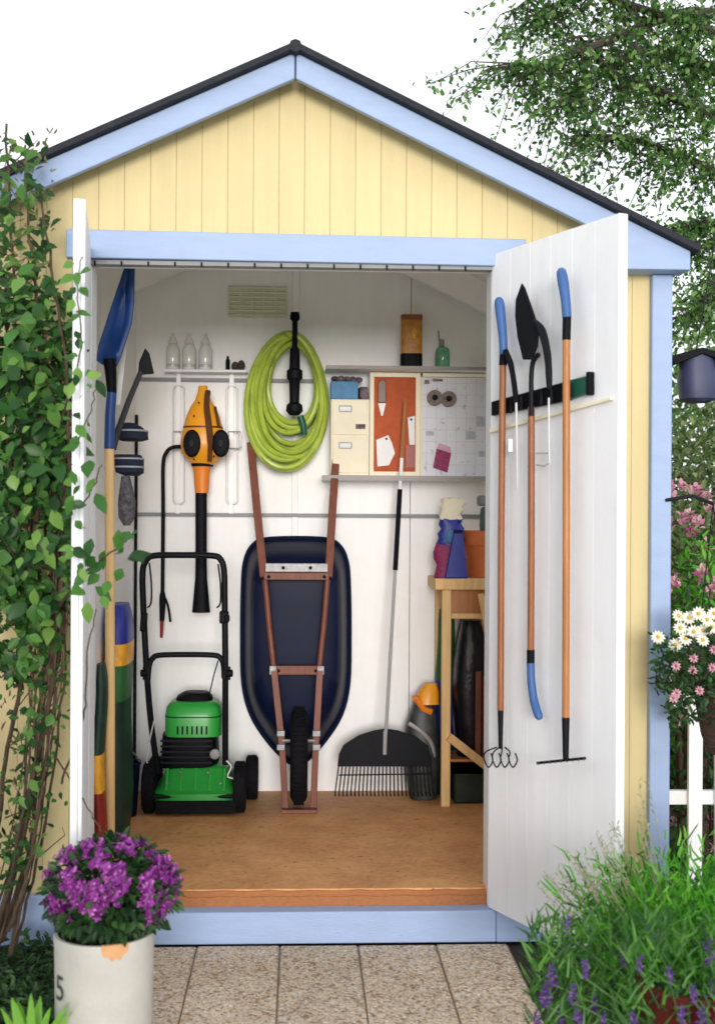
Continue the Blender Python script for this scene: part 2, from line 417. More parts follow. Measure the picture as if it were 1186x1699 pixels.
def add_blade(mb, p0, p1, p2, wd):                   # curved grass blade, three points
    side = (p2 - p0).cross(Vector((rnd.uniform(-.4, .4), -1, rnd.uniform(-.3, .3))))
    if side.length < 1e-5: side = Vector((1, 0, 0))
    side = side.normalized() * wd / 2
    b = len(mb.v)
    mb.v += [p0 - side, p0 + side, p1 - side * .8, p1 + side * .8, p2]
    mb.f += [(b, b + 1, b + 3, b + 2), (b + 2, b + 3, b + 4)]

# ================================================================== setting
GZ = -.152
g = MB(); g.add([(-300, -60, GZ - .03), (300, -60, GZ - .03), (300, 500, GZ - .03), (-300, 500, GZ - .03)], [(0, 1, 2, 3)])
o = part('ground', g, lawnm); o['kind'] = 'structure'
g = MB(); g.box(-3, 3, -1.9, .3, GZ - .3, GZ - .012)
o = part('soil_bed', g, soil); o['kind'] = 'structure'
# paving: slabs of exposed aggregate laid towards the camera
pv = MB(); pv.box(-.62, .66, -1.75, -.04, GZ - .05, GZ - .008)
paving = part('paving', pv, mat('joint_sand', (.27, .22, .165), .95, .4, 20, .5)); paving['kind'] = 'structure'
porg = ORG[paving.name]
pt = MB(); pt.box(-3.4, 3.4, -12, -1.76, GZ - .05, GZ - .002)  # unseen pale ground added to bounce light up into the shed
bounce_patio = part('bounce_patio', pt, mat('pale_bounce_concrete', (.62, .59, .54), .9, .08, 5, .3)); bounce_patio['kind'] = 'structure'
edges_x = [-.59, -.312, -.055, .188, .432, .656]
ybreaks = [-.045, -.82, -1.60]
for i in range(5):
    for j in range(2):
        x0, x1 = edges_x[i] + .0025, edges_x[i + 1] - .0025
        y1, y0 = ybreaks[j] - .004, ybreaks[j + 1] + .004
        s_ = MB(); s_.box(x0, x1, y0, y1, GZ - .04, GZ + rnd.uniform(-.0012, .0012))
        part('slab', s_, aggregate, paving, bevel=.004)

# ================================================================== shed
shed = thing('garden_shed', 'pale yellow timber garden shed with light blue trim and white doors standing open', 'shed', (0, 0, GZ))
PKX = P(490, 130, -.1).x
SLL, SLR = .458, .480
ZPK = P(490, 130, -.1).z            # lower edge of the barge boards at the peak
def zroof(x): return ZPK - (SLR * (x - PKX) if x > PKX else SLL * (PKX - x))
XL, XR = -1.20, P(1113, 900, -.03).x
OPL, OPR = -.678, .624              # opening
HZ0, HZ1 = 1.985, 2.072
fw = MB()
fw.prism([(XL, -.1), (OPL, -.1), (OPL, HZ0 + .01), (OPR, HZ0 + .01), (OPR, -.1), (XR - .01, -.1), (XR - .01, zroof(XR) + .04), (PKX, ZPK + .04), (XL, zroof(XL) + .04)], .016, .05)
front = part('front_wall', fw, yellow, shed)
pw = .0805
x = XL
while x < XR - .02:
    x0, x1 = x + .0003, min(x + pw, XR - .012) - .0003
    zb = -.1 if (x1 < OPL + .01 or x0 > OPR - .01) else HZ0 + .012
    top = [(x1, zroof(x1) + .03), (x0, zroof(x0) + .03)]
    if x0 < PKX < x1: top.insert(1, (PKX, ZPK + .03))
    if zb < 0 and x1 > OPL - .0 and x0 < OPL: x1 = OPL
    p_ = MB(); p_.prism([(x0, zb), (x1, zb)] + top, 0, .0155)
    part('plank', p_, yellow, front, bevel=.0013)
    x += pw
# trim
xh0, xh1 = P(110, 400, -.025).x, P(872, 425, -.025).x
b_ = MB(); b_.prism([(xh0, HZ0 + .003), (xh1, HZ0 - .004), (xh1, HZ1 - .005), (xh0, HZ1 + .004)], -.026, -.001)
part('header_board', b_, blue, shed, bevel=.003)
b_ = MB(); b_.box(OPL, OPR, -.012, .03, HZ0 - .014, HZ0 - .001)
part('drip_strip', b_, greystrip, shed)
for k in range(15):
    xx = OPL + .03 + k * .083
    b_ = MB(); b_.box(xx, xx + .006, -.014, -.0125, HZ0 - .019, HZ0 - .004); part('nail', b_, black, shed)
b_ = MB(); b_.box(OPL, OPR, .031, .10, HZ0 - .004, HZ0 + .09); part('lintel', b_, iwhite, shed)
for s in (0, 1):
    x0 = OPL - .0 if s == 0 else OPR - .022
    b_ = MB(); b_.box(x0, x0 + .022, .0, .10, -.05, HZ0 - .016); part('door_jamb', b_, white, shed)
RB = .08                            # vertical height of the barge boards
XE = P(1145, 420, -.1).x
XEL = PKX - (XE - PKX)
for s, xe in ((-1, XEL), (1, XE)):
    ze = P(1090, 447, -.1).z; xi = xe - s * .215
    b_ = MB(); b_.prism([(PKX + s * .002, ZPK), (PKX + s * .002, ZPK + RB), (xe, zroof(xe) + RB), (xe, ze), (xi, ze), (xi, zroof(xi))], -.10, -.075)
    part('barge_board', b_, blue, shed, bevel=.003)
    b_ = MB(); b_.prism([(xi, ze), (xe - s * .002, ze), (xe - s * .002, zroof(xe) + RB - .004), (xi, zroof(xi) + RB - .004)], -.073, .0 - .002)
    part('eave_box', b_, blue, shed, bevel=.003)
    # roof: deck and dark felt
    xo = xe + s * .02
    b_ = MB(); b_.prism([(PKX, ZPK + RB + .002), (PKX, ZPK + RB + .022), (xo, zroof(xo) + RB + .022), (xo, zroof(xo) + RB + .002)], -.135, 1.62)
    part('roof_panel', b_, roofm, shed)
    b_ = MB(); b_.prism([(PKX, ZPK + .052), (PKX, ZPK + RB - .003), (xe - s * .01, zroof(xe) + RB - .003), (xe - s * .01, zroof(xe) + .052)], .052, 1.58)
    part('ceiling_panel', b_, iwhite, shed)
    x2 = xe - s * .25
    for yy in (.66, 1.355):
        b_ = MB(); b_.prism([(PKX, ZPK - .08), (PKX, ZPK + .05), (x2, zroof(x2) + .05), (x2, zroof(x2) - .08)], yy, yy + .045)
        part('rafter', b_, iwhite, shed, bevel=.003)
b_ = MB(); b_.tube([(PKX, -.137, ZPK + RB + .008), (PKX, 1.62, ZPK + RB + .008)], .02, 8); part('ridge_cap', b_, roofm, shed)
# corner posts, base boards, sill
for x0, x1 in ((P(1079, 900, -.03).x, XR), (XL, XL + .067)):
    b_ = MB(); b_.box(x0, x1, -.03, .06, GZ, ze - .001); part('corner_post', b_, blue, shed, bevel=.004)
for x0, x1 in ((XL + .07, OPL - .003), (OPR + .0006, XR - .072)):
    b_ = MB(); b_.box(x0, x1, -.036, -.001, GZ, .003); part('base_board', b_, blue, shed, bevel=.003)
b_ = MB(); b_.box(OPL, OPR, -.036, .03, GZ, -.052); part('sill_board', b_, blue, shed, bevel=.004)
# side and rear walls
b_ = MB(); b_.box(XL + .002, XL + .03, .062, 1.56, GZ, zroof(XL) + .04); part('side_wall', b_, yellow, shed)
WY0, WY1, WZ0, WZ1 = .25, 1.28, .98, 1.86  # glazed opening added in the unseen right wall to let daylight indoors
def holed(x0, x1, y0, y1, z0, z1, name, m):
    b_ = MB(); b_.box(x0, x1, y0, WY0, z0, z1); b_.box(x0, x1, WY1, y1, z0, z1); b_.box(x0, x1, WY0, WY1, z0, WZ0); b_.box(x0, x1, WY0, WY1, WZ1, z1)
    bm = bmesh.new(); part(name, b_, m, shed)
holed(XR - .03, XR - .002, .062, 1.56, GZ, zroof(XR) + .04, 'side_wall', yellow)
wn = part('added_window', MB().box(XR - .032, XR + .012, WY0 - .05, WY0 - .001, WZ0 - .05, WZ1 + .05).box(XR - .032, XR + .012, WY1 + .001, WY1 + .05, WZ0 - .05, WZ1 + .05).box(XR - .032, XR + .012, WY0 - .001, WY1 + .001, WZ0 - .05, WZ0).box(XR - .032, XR + .012, WY0 - .001, WY1 + .001, WZ1, WZ1 + .05), white, shed)
for k in (1, 2): part('added_glazing_bar', MB().box(XR - .03, XR + .004, WY0 + (WY1 - WY0) * k / 3 - .01, WY0 + (WY1 - WY0) * k / 3 + .01, WZ0, WZ1), white, wn)
gm, gt, gb = nodes('added_window_glass'); gb.inputs['Transmission Weight'].default_value = 1; gb.inputs['Roughness'].default_value = 0; gb.inputs['IOR'].default_value = 1.0; gb.inputs['Base Color'].default_value = (.95, .97, .96, 1)
for k in range(3): part('added_pane', MB().box(XR - .016, XR - .012, WY0 + (WY1 - WY0) * k / 3 + .01, WY0 + (WY1 - WY0) * (k + 1) / 3 - .01, WZ0, WZ1), gm, wn)
b_ = MB(); b_.prism([(XL + .03, GZ), (XR - .03, GZ), (XR - .03, zroof(XR) + .04), (PKX, ZPK + .045), (XL + .03, zroof(XL) + .04)], 1.50, 1.56)
part('rear_wall', b_, yellow, shed)
BW = 1.45
LW = -.71
panels = [LW - .02, P(489, 700, BW).x, P(681, 700, BW).x, P(860, 700, BW).x, XR - .04]
for a, b in zip(panels[:-1], panels[1:]):
    top = [(b - .0012, zroof(b) + .045), (a + .0012, zroof(a) + .045)]
    if a < PKX < b: top.insert(1, (PKX, ZPK + .045))
    b_ = MB(); b_.prism([(a + .0012, -.03), (b - .0012, -.03)] + top, BW, BW + .02); part('wall_panel', b_, iwhite, shed, bevel=.0015)
xs_ = P(490, 700, BW).x
b_ = MB(); b_.box(xs_ - .014, xs_ + .014, BW - .012, BW - .001, .62, ZPK - .085); part('wall_batten', b_, iwhite, shed, bevel=.002)
b_ = MB(); b_.prism([(LW - .022, -.05), (LW, -.05), (LW, zroof(LW) + .045), (LW - .022, zroof(LW - .022) + .045)], .052, BW - .001); part('left_lining', b_, iwhite, shed)
holed(XR - .06, XR - .035, .052, BW - .001, -.05, zroof(XR) + .03, 'right_lining', iwhite)
# dark corner bead and the two long rails on the rear wall
b_ = MB(); b_.box(LW + .001, LW + .012, BW - .02, BW - .002, 0, 1.62); part('corner_bead', b_, black, shed)
for (px0, px1, py) in ((225, 541, 631), (222, 812, 855)):
    A = P(px0, py - 3, BW - .01); B = P(px1, py + 3, BW - .01); A.z = P((px0 + px1) / 2, py - 3, BW - .01).z; B.z = P((px0 + px1) / 2, py + 3, BW - .01).z
    b_ = MB(); b_.box(LW + .014 if px0 < 230 else A.x, B.x, BW - .018, BW - .001, min(A.z, B.z), max(A.z, B.z)); part('wall_rail', b_, greystrip, shed, bevel=.001)
# vent
A = P(380, 473, BW - .01); B = P(476, 527, BW - .01)
ventm = mat('vent_cream', (.74, .75, .60), .6, .05)
v_ = MB(); v_.box(A.x, B.x, BW - .006, BW - .001, B.z, A.z); vent = part('vent', v_, ventm, shed, label='pale cream ventilation grille')
for k in range(7):
    zz = B.z + (A.z - B.z) * (k + .5) / 7
    s_ = MB(); s_.obox(((A.x + B.x) / 2, BW - .012, zz), (abs(B.x - A.x) - .012, .009, .006), Matrix.Rotation(R(30), 3, 'X')); part('slat', s_, ventm, vent)
for k in range(6):
    xx = A.x + (B.x - A.x) * k / 5
    s_ = MB(); s_.box(xx - .003, xx + .003, BW - .019, BW - .0065, B.z, A.z); part('bar', s_, ventm, vent)
# floor
f_ = MB(); f_.box(LW, XR - .061, .034, BW - .001, -.042, 0)
flo = part('shed_floor', f_, floorm, shed, bevel=.002)
f_ = MB()
n = 40
for k in range(n):
    a = OPL + .023 + (OPR - OPL - .046) * k / n; b = OPL + .023 + (OPR - OPL - .046) * (k + 1) / n
    ya, yb = .024 - .003 * math.sin(k * 1.7) ** 2, .024 - .003 * math.sin((k + 1) * 1.7) ** 2
    za, zb_ = -.003 - .004 * abs(math.sin(k * .7)), -.003 - .004 * abs(math.sin((k + 1) * .7))
    f_.add([(a, ya, -.0515), (b, yb, -.0515), (b, yb, zb_ - .016), (a, ya, za - .016)], [(0, 1, 2, 3)])
    f_.add([(a, .028, za - .016), (b, .028, zb_ - .016), (b, .0285, zb_), (a, .0285, za)], [(0, 1, 2, 3)])
    f_.add([(a, ya, za - .016), (b, yb, zb_ - .016), (b, .028, zb_ - .016), (a, .028, za - .016)], [(0, 1, 2, 3)])
    f_.add([(a, .0285, za), (b, .0285, zb_), (b, .034, zb_ + .001), (a, .034, za + .001)], [(0, 1, 2, 3)])
part('floor_edge', f_, flooredge, shed, fix=False)

# doors -------------------------------------------------------------
DWID = .617; DZ0, DZ1 = -.05, 2.02
def make_door(hinge, ang, side, lab):
    """local x from hinge to free edge, local -y is the inside face after opening, z up"""
    d = MB(); d.box(0, DWID, 0, .02, DZ0, DZ1)
    o = bpy.data.objects.new('door', mesh_of('door', d, white)); C.objects.link(o)
    o.parent = shed; o.location = Vector(hinge) - ORG[shed.name]; o.rotation_euler = (0, 0, ang); o['label'] = lab
    ORG[o.name] = Vector((0, 0, 0))
    bv = o.modifiers.new('bevel', 'BEVEL'); bv.width = .003; bv.segments = 2
    for k in range(6):
        a = DWID * k / 6; b = DWID * (k + 1) / 6
        y0, y1 = (-.011, -.0005) if side > 0 else (.0205, .031)
        p_ = MB(); p_.box(a + .0003, b - .0003, y0, y1, DZ0 + .001, DZ1 - .001)
        part('plank', p_, white, o, bevel=.0007)
    for zz in (.25, 1.0, 1.75):
        h = MB(); h.tube([(-.006, .010, zz - .04), (-.006, .010, zz + .04)], .006, 8); part('hinge', h, steel, o)
    return o
DR_h = Vector((OPR - .012, -.004, 0))
_e = P(1024, 800, -.55); DRdir = Vector((_e.x - DR_h.x, _e.y - DR_h.y, 0)).normalized()
DRang = math.atan2(DRdir.y, DRdir.x)
door_r = make_door(DR_h, DRang, 1, 'wide open white door hung with long-handled tools')
DRn = Vector((DRdir.y, -DRdir.x, 0))                 # inside face normal, towards the viewer
if DRn.y > 0: DRn = -DRn
def PD(px, py, off):                                 # point over the right door's inside face
    return PL(px, py, DR_h + DRn * (.011 + off), DRn)
_e = P(140, 700, -.614); DL_h = Vector((OPL + .02, -.004, 0))
DLdir = Vector((_e.x - DL_h.x, _e.y - DL_h.y, 0)).normalized()
_ly = Vector((-DLdir.y, DLdir.x, 0)); DL_h = DL_h - _ly * .031
door_l = make_door(DL_h, math.atan2(DLdir.y, DLdir.x), -1, 'white door swung open, seen almost edge on behind the climber')

# ================================================================== things on the right door
# tool rack: black bar with clips and a green end
def bar_on_door(name, pts, off0, off1, m, parent=None):
    q = [PD(px, py, off0) for px, py in pts]
    b = MB(); b.slab(q, DRn * (off1 - off0)); return part(name, b, m, parent, bevel=.002)
rack = thing('tool_rack', 'black tool rack bar with dark green end screwed to the open right door', 'tool rack', PD(880, 690, .0))
bar_on_door('bar', [(821, 667), (950, 632), (950, 664), (821, 690)], .001, .016, black, rack)
bar_on_door('end_block', [(951, 631), (980, 624), (980, 652), (951, 663)], .001, .016, darkgreen, rack)
bar_on_door('end_cap', [(981, 618), (986, 617), (986, 655), (981, 657)], .001, .022, black, rack)
for px in (838, 872, 905, 938):
    yy = 678 - (px - 838) * .27
    for dx, dy in ((-8, 0), (9, -3)): part('clip', MB().obox(PD(px + dx, yy + dy, .02), (.008, .012, .04)), black, rack)
batten = tag(bar_on_door('door_ledge', [(816, 712), (1017, 658), (1017, 664), (816, 719)], .001, .012, cream), 'narrow cream wooden ledge below the black tool rack on the door', 'ledge')

# cultivator
t1 = thing('hand_cultivator', 'long cultivator with blue curved grip and four wire loops, nearest the door hinge', 'garden tool', PD(830, 1272, .03), 'tools hanging on the right door')
O1 = .035
b = MB(); b.tube([PD(x, y, O1) for x, y in ((834, 600), (831, 900), (830, 1178))], .0105, 10); part('handle', b, brownwood, t1)
b = MB(); b.tube(smoothpath([PD(x, y, O1) for x, y in ((827, 494), (830, 520), (834, 560), (835, 588))], 4), [.008, .014, .016, .016, .016, .015, .0145, .014, .0135, .013, .013, .013, .013], 10); part('grip', b, gripblue, t1)
b = MB(); b.tube([PD(835, 588, O1), PD(834, 606, O1)], .0125, 10); part('collar', b, black, t1)
b = MB(); b.tube([PD(830, 1176, O1), PD(830, 1242, O1)], [.0095, .0065], 10); part('ferrule', b, blackm, t1)
for k in range(4):
    cx = 810 + k * 13.5; pts = [PD(830 + (cx - 830) * .35, 1240, O1), PD(cx - 5, 1248, O1), PD(cx - 7, 1260, O1 + .012), PD(cx, 1273, O1 + .02), PD(cx + 7, 1262, O1 + .012), PD(cx + 4, 1250, O1 + .004)]
    b = MB(); b.tube(smoothpath(pts, 5), .0024, 6); part('tine', b, blackm, t1)
# small fork hung beside it
t1b = thing('wire_hand_hoe', 'small black hand hoe with thin wire prong hanging beside the cultivator', 'garden tool', PD(855, 808, .03), 'tools hanging on the right door')
b = MB(); b.tube(smoothpath([PD(x, y, .05) for x, y in ((838, 582), (847, 605), (853, 640), (856, 668))], 4), [.0095] * 5 + [.0085] * 8, 8); part('arm', b, black, t1b)
b = MB(); b.tube([PD(856, 668, .05), PD(857, 750, .04), PD(858, 808, .035)], [.004, .0035, .002], 6); part('prong', b, wire, t1b)
b = MB(); b.obox(PD(846, 739, .045), (.016, .012, .042)); part('buckle', b, aluminium, t1b, bevel=.002)
# spade shaped cultivator in the middle
t2 = thing('upturned_spade', 'upturned long tool with pointed black blade and blue curved end, middle of the door', 'garden tool', PD(890, 1196, .03), 'tools hanging on the right door')
blade = [(867, 470), (872, 478), (885, 515), (895, 545), (893, 575), (884, 597), (869, 597), (860, 560), (856, 525), (857, 498)]
b = MB(); b.slab([PD(x, y, .045) for x, y in blade], DRn * .006); part('blade', b, blackm, t2, bevel=.0025)
b = MB(); b.tube(smoothpath([PD(x, y, .055) for x, y in ((886, 532), (898, 548), (908, 590), (911, 645))], 4), [.006, .0075, .009, .011, .012, .012, .0115, .011, .011, .010, .010, .009, .008], 8); part('arm', b, blackm, t2)
b = MB(); b.tube(smoothpath([PD(x, y, .045) for x, y in ((893, 588), (884, 600), (881, 625), (881, 660), (881, 690))], 4), .0075, 8); part('neck', b, blackm, t2)
b = MB(); b.tube([PD(881, 675, .04), PD(881, 900, .038), PD(880, 1082, .036)], .0105, 10); part('handle', b, brownwood, t2)
b = MB(); b.tube([PD(880, 1078, .036), PD(880, 1102, .036)], .012, 10); part('collar', b, black, t2)
b = MB(); b.tube(smoothpath([PD(x, y, .036) for x, y in ((880, 1100), (881, 1130), (886, 1165), (895, 1193))], 4), [.012] * 4 + [.0125] * 4 + [.013] * 4 + [.008], 10); part('grip', b, gripblue, t2)
t2b = thing('wire_weeder', 'bent thin wire weeder hanging right of the upturned spade', 'garden tool', PD(905, 772, .03), 'tools hanging on the right door')
b = MB(); b.tube([PD(910, 660, .04), PD(910, 720, .04), PD(911, 768, .035), PD(902, 773, .035), PD(890, 771, .03)], .0032, 6); part('wire_stem', b, wire, t2b)
b = MB(); b.tube([PD(909, 752, .035), PD(889, 752, .03)], .0026, 6); part('cross_wire', b, wire, t2b)
# garden rake
t3 = thing('garden_rake', 'long garden rake with blue grip and flat black head, nearest the door edge', 'garden tool', PD(935, 1266, .03), 'tools hanging on the right door')
b = MB(); b.tube([PD(939, 562, .045), PD(939, 900, .045), PD(938, 1192, .045)], .011, 10); part('handle', b, orangewood, t3)
b = MB(); b.tube(smoothpath([PD(x, y, .045) for x, y in ((930, 446), (934, 470), (938, 500), (940, 527))], 4), [.008, .014, .0155, .016, .016, .0155, .015, .0145, .014, .014, .014, .0135, .0135], 10); part('grip', b, gripblue, t3)
b = MB(); b.tube([PD(940, 526, .045), PD(939, 564, .045)], .0125, 10); part('collar', b, black, t3)
b = MB(); b.tube([PD(938, 1190, .045), PD(938, 1262, .045)], [.0115, .0085], 10); part('ferrule', b, blackm, t3)
b = MB(); b.tube([PD(891, 1266, .05), PD(970, 1258, .05)], .0045, 6); part('head_bar', b, blackm, t3)
for k in range(9):
    px = 893 + k * 9.4; py = 1266 - (px - 891) * .1
    b = MB(); b.tube([PD(px, py, .05), PD(px, py + 3, .085)], [.003, .0015], 5); part('tine', b, blackm, t3)

# ================================================================== rear wall, left half
def box_px(px0, px1, py0, py1, Y, dep):              # box whose front face sits at Y
    A = P(px0, py0, Y); B = P(px1, py1, Y)
    m = MB(); m.box(min(A.x, B.x), max(A.x, B.x), Y, Y + dep, min(A.z, B.z), max(A.z, B.z)); return m
lg = tag(part('jar_ledge', box_px(272, 410, 612, 618, BW - .085, .084), white, bevel=.002), 'narrow white ledge holding three glass jars on the rear wall', 'shelf')
ztop = max(v.co.z for v in lg.data.vertices) + lg.location.z
for k, px in enumerate((287, 314, 341)):
    c = P(px, 612, BW - .045); c.z = ztop
    j = thing('glass_jar', ('leftmost of the three frosted glass jars on the white ledge', 'middle one of the three frosted glass jars on the white ledge', 'rightmost of the three frosted glass jars on the white ledge')[k], 'jar', c, 'glass jars on the white ledge')
    b = MB(); b.lathe([(.026, 0), (.029, .006), (.029, .085), (.024, .10), (.018, .11)], c, 18); part('body', b, glassy, j)
    b = MB(); b.lathe([(.0195, .111), (.0195, .122), (.012, .135), (.006, .155), (.002, .16)], c, 14); part('stopper', b, glassy, j)
    b = MB(); b.lathe([(.0293, .012), (.0296, .013), (.0296, .024), (.0293, .025)], c, 18); part('band', b, wire, j)
c = P(378, 612, BW - .045); c.z = ztop
b = MB(); b.lathe([(.008, 0), (.009, .003), (.009, .045), (.005, .052), (.005, .062)], c, 12); tag(part('slim_bottle', b, black), 'slim black bottle on the white ledge beside the hose', 'bottle')
c = P(395, 612, BW - .045); c.z = ztop + .0
b = MB(); b.ball(c + Vector((-.012, 0, .02)), .016, .014, .02); b.ball(c + Vector((.014, 0, .024)), .016, .014, .022); b.box(c.x - .022, c.x + .026, c.y - .01, c.y + .01, c.z, c.z + .008)
tag(part('twine_knot', b, mat('dark_twine', (.06, .045, .04), .9, .4, 60, .5)), 'dark brown bundle of twine at the right end of the ledge', 'twine')

# wire loops that carry the blower
for k, px in enumerate((297, 385)):
    lp = thing('wire_hook', ('tall grey wire hook left of the leaf blower', 'tall grey wire hook right of the leaf blower')[k], 'hook', P(px, 835, BW - .03), 'wire hooks on the rear wall')
    poly = [P(px + a, b_y, BW - .02) for a, b_y in ((-9, 640), (9, 640), (9, 836), (-9, 836))]
    b = MB(); b.tube(rounded(poly, .02), .0035, 6, closed=True); part('loop', b, wire, lp)
    s = -1 if k == 0 else 1
    pts = [P(px + s * 2 + a, y, BW - yy) for a, y, yy in ((-8 * 1, 716, .02), (12, 716, .06), (12, 744, .06), (-8, 744, .02))]
    b = MB(); b.tube(rounded(pts, .008), .003, 6, closed=True); part('cradle', b, wire, lp)
    b = MB(); A = P(px, 606, BW - .01); B = P(px, 852, BW - .01); b.box(A.x - .009, A.x + .009, BW - .021, BW - .019, B.z, A.z - .02); part('slotted_strip', b, white2, lp)

# leaf blower -------------------------------------------------------
YB = 1.33
bl = thing('leaf_blower', 'orange and black leaf blower hanging nose down on the rear wall', 'leaf blower', P(335, 1015, YB))
def prof_px(rows, px, Y, mb, n=20, sy=.8, dy=0):
    vs = []
    rs = []
    for py, r in rows:
        c = P(px, py, Y); rs.append((c.x, c.y + dy, c.z, sz(r, Y), sz(r, Y) * sy))
    mb.rings(rs, n, 2.3); return mb
b = prof_px([(640, 7), (652, 9), (664, 13), (674, 20), (690, 27), (712, 33), (735, 37), (752, 35), (764, 24), (772, 17)], 337, YB, MB()); body = part('motor_housing', b, orange, bl)
b = prof_px([(770, 16), (785, 13), (800, 12.5), (818, 11)], 335, YB, MB()); part('nozzle', b, orange2, bl)
b = prof_px([(816, 9), (820, 9.6), (930, 9.4), (960, 10), (1000, 13.5), (1016, 15)], 334, YB, MB()); part('blow_tube', b, black, bl)
dst = mat('blower_brown', (.10, .035, .012), .4, .2)
b = MB(); b.tube(smoothpath([P(x, y, YB - d) for x, y, d in ((345, 650, .035), (343, 672, .055), (346, 700, .08), (349, 730, .092), (348, 765, .07))], 4), [.012] * 5 + [.013] * 8 + [.010] * 4, 8); part('handle_ridge', b, dst, bl)
b = MB(); b.tube(smoothpath([P(x, y, YB - d) for x, y, d in ((357, 675, .055), (360, 690, .062), (363, 708, .062))], 4), .006, 8); part('trigger', b, dst, bl)
for px in (319, 367):
    c = P(px, 736, YB - .065)
    rot = Matrix.Rotation(R(90 if px < 340 else 90), 3, 'X') @ Matrix.Rotation(R(18 if px < 340 else -18), 3, 'Y')
    b = MB(); b.lathe([(.030, -.02), (.038, -.012), (.040, .012), (.034, .022), (.018, .026)], c, 20, Matrix.Rotation(R(90), 3, 'X') @ Matrix.Diagonal((.92, 1.45, 1)), 1); kn = part('air_intake', b, black, bl)
    b = MB(); b.lathe([(.013, .026), (.011, .030)], c, 14, Matrix.Rotation(R(90), 3, 'X') @ Matrix.Diagonal((.92, 1.45, 1))); part('intake_hub', b, blackm, kn)
b = MB(); b.lathe([(.010, 0), (.012, .006), (.012, .018), (.008, .022)], P(345, 656, YB - .01), 12); part('top_cap', b, dst, bl)
for px, py in ((322, 690), (355, 757), (322, 762), (330, 668)):
    part('screw', MB().ball(P(px, py, YB - .07), .004, .006, .004, 8, 6), black, bl)
part('housing_seam', prof_px([(708, 32.6), (711, 33.2)], 337, YB, MB(), 20, .81), dst, bl)
part('nozzle_ring', prof_px([(768, 18.5), (774, 18)], 336, YB, MB(), 20, .85), black, bl)
# cable
cb = thing('sprayer_lance', 'black hose with trigger end and red tip hanging left of the leaf blower', 'sprayer hose', P(269, 1060, YB + .05))
b = MB(); b.tube(smoothpath([P(x, y, YB + .03) for x, y in ((304, 741), (288, 742), (277, 750), (271, 772), (271, 850), (270, 985))], 6), .0085, 8); part('hose', b, blackm, cb)
b = MB(); b.tube(smoothpath([P(x, y, YB + .03) for x, y in ((270, 980), (270, 1000), (269, 1030))], 4), [.007, .010, .013, .014, .014, .013, .012, .011, .010], 10); part('trigger_body', b, black, cb)
b = MB(); b.tube(smoothpath([P(x, y, YB + .01) for x, y in ((272, 988), (279, 1005), (283, 1032))], 4), .005, 8); part('trigger_lever', b, black, cb)
b = MB(); b.tube([P(269, 1030, YB + .03), P(268, 1058, YB + .03)], [.009, .006], 8); part('red_tip', b, sackred, cb)

# hose --------------------------------------------------------------
hz = thing('garden_hose', 'coiled lime green garden hose hanging on the rear wall', 'hose', P(478, 786, 1.36))
pts = []
LO = 21
hr = random.Random(3)
loops = []
for i in range(LO):
    u = i / (LO - 1)
    loops.append((472 + hr.uniform(-2, 4) + (1 - u) * 14, 40 + 27 * u + hr.uniform(-3, 2), 552 + (1 - u) * 18 + hr.uniform(-4, 4), 694 + 96 * u ** .75 + hr.uniform(-8, 4)))
hr.shuffle(loops)
steps = 36
for i in range(LO):
    a, b = loops[i], loops[(i + 1) % LO]
    for k in range(steps):
        t = k / steps; q = 2 * math.pi * t - math.pi / 2           # start at the top
        cx, hw, ty, by = [a[m] * (1 - t) + b[m] * t for m in range(4)]
        sx = math.cos(q); sy_ = math.sin(q)
        # egg shape: wider below the middle
        yy = (ty + by) / 2 + (by - ty) / 2 * sy_
        xx = cx + hw * sx * (1 + .10 * sy_) + (6 * (1 - abs(sx)) if sy_ < 0 else 0)
        dep = 1.41 - (i % 5) * .021 - .02 * math.sin(q * 2 + i) - (.03 if sy_ < -.6 else 0)
        pts.append(P(xx, yy, dep))
b = MB(); b.tube(pts, .0118, 8); part('coil', b, hosem, hz)
b = MB(); b.tube([P(498, 690, 1.30), P(503, 705, 1.30), P(505, 722, 1.305)], [.014, .015, .012], 10); part('coupling', b, darkgreen, hz)
hg = thing('hose_hanger', 'black hanger bar with knobs running through the hose coil', 'hanger', P(489, 690, 1.33))
YH = 1.27
rows = [(518, 7), (524, 8), (530, 8), (533, 4.5), (575, 4.5), (580, 8), (612, 9), (615, 13), (628, 13), (632, 9), (668, 8), (672, 13), (682, 14), (689, 8)]
b = MB(); c0 = P(489, 600, YH); b.rings([(c0.x, YH, P(489, py, YH).z, sz(r, YH), sz(r, YH) * .8) for py, r in rows], 14, 2.2); part('bar', b, black, hg)
b = MB(); b.tube([P(489, 560, YH), P(489, 556, BW - .012)], .009, 8); part('wall_arm', b, black, hg)

# ================================================================== shelves, right half of the rear wall
def shelf(px0, px1, py0, py1, lab):
    A = P(px0, py0, 1.27); B = P(px1, py1, 1.27); A.z = P(676, py0, 1.27).z; B.z = P(676, py1, 1.27).z
    t = thing('wall_shelf', lab, 'shelf', ((A.x + B.x) / 2, BW, B.z), 'shelves on the rear wall')
    m = MB(); m.box(A.x, .98, 1.276, BW - .002, B.z, A.z); part('board', m, white, t, bevel=.001)
    m = MB(); m.box(A.x, .98, 1.27, 1.2755, B.z, A.z - .0005); part('edge_strip', m, shelfgrey, t)
    return t, A.z
s_up, zs_up = shelf(541, 812, 607, 613, 'upper grey-edged white wall shelf carrying the amber tin')
s_lo, zs_lo = shelf(535, 812, 789, 797, 'lower grey-edged white wall shelf below the pinboard')
YS = 1.30
c = P(682, 607, YS + .04); c.z = zs_up
tin = thing('amber_tin', 'tall amber brown tin with dark lower band on the upper shelf', 'tin', c)
hw = sz(18, YS); zt = P(682, 521, YS).z
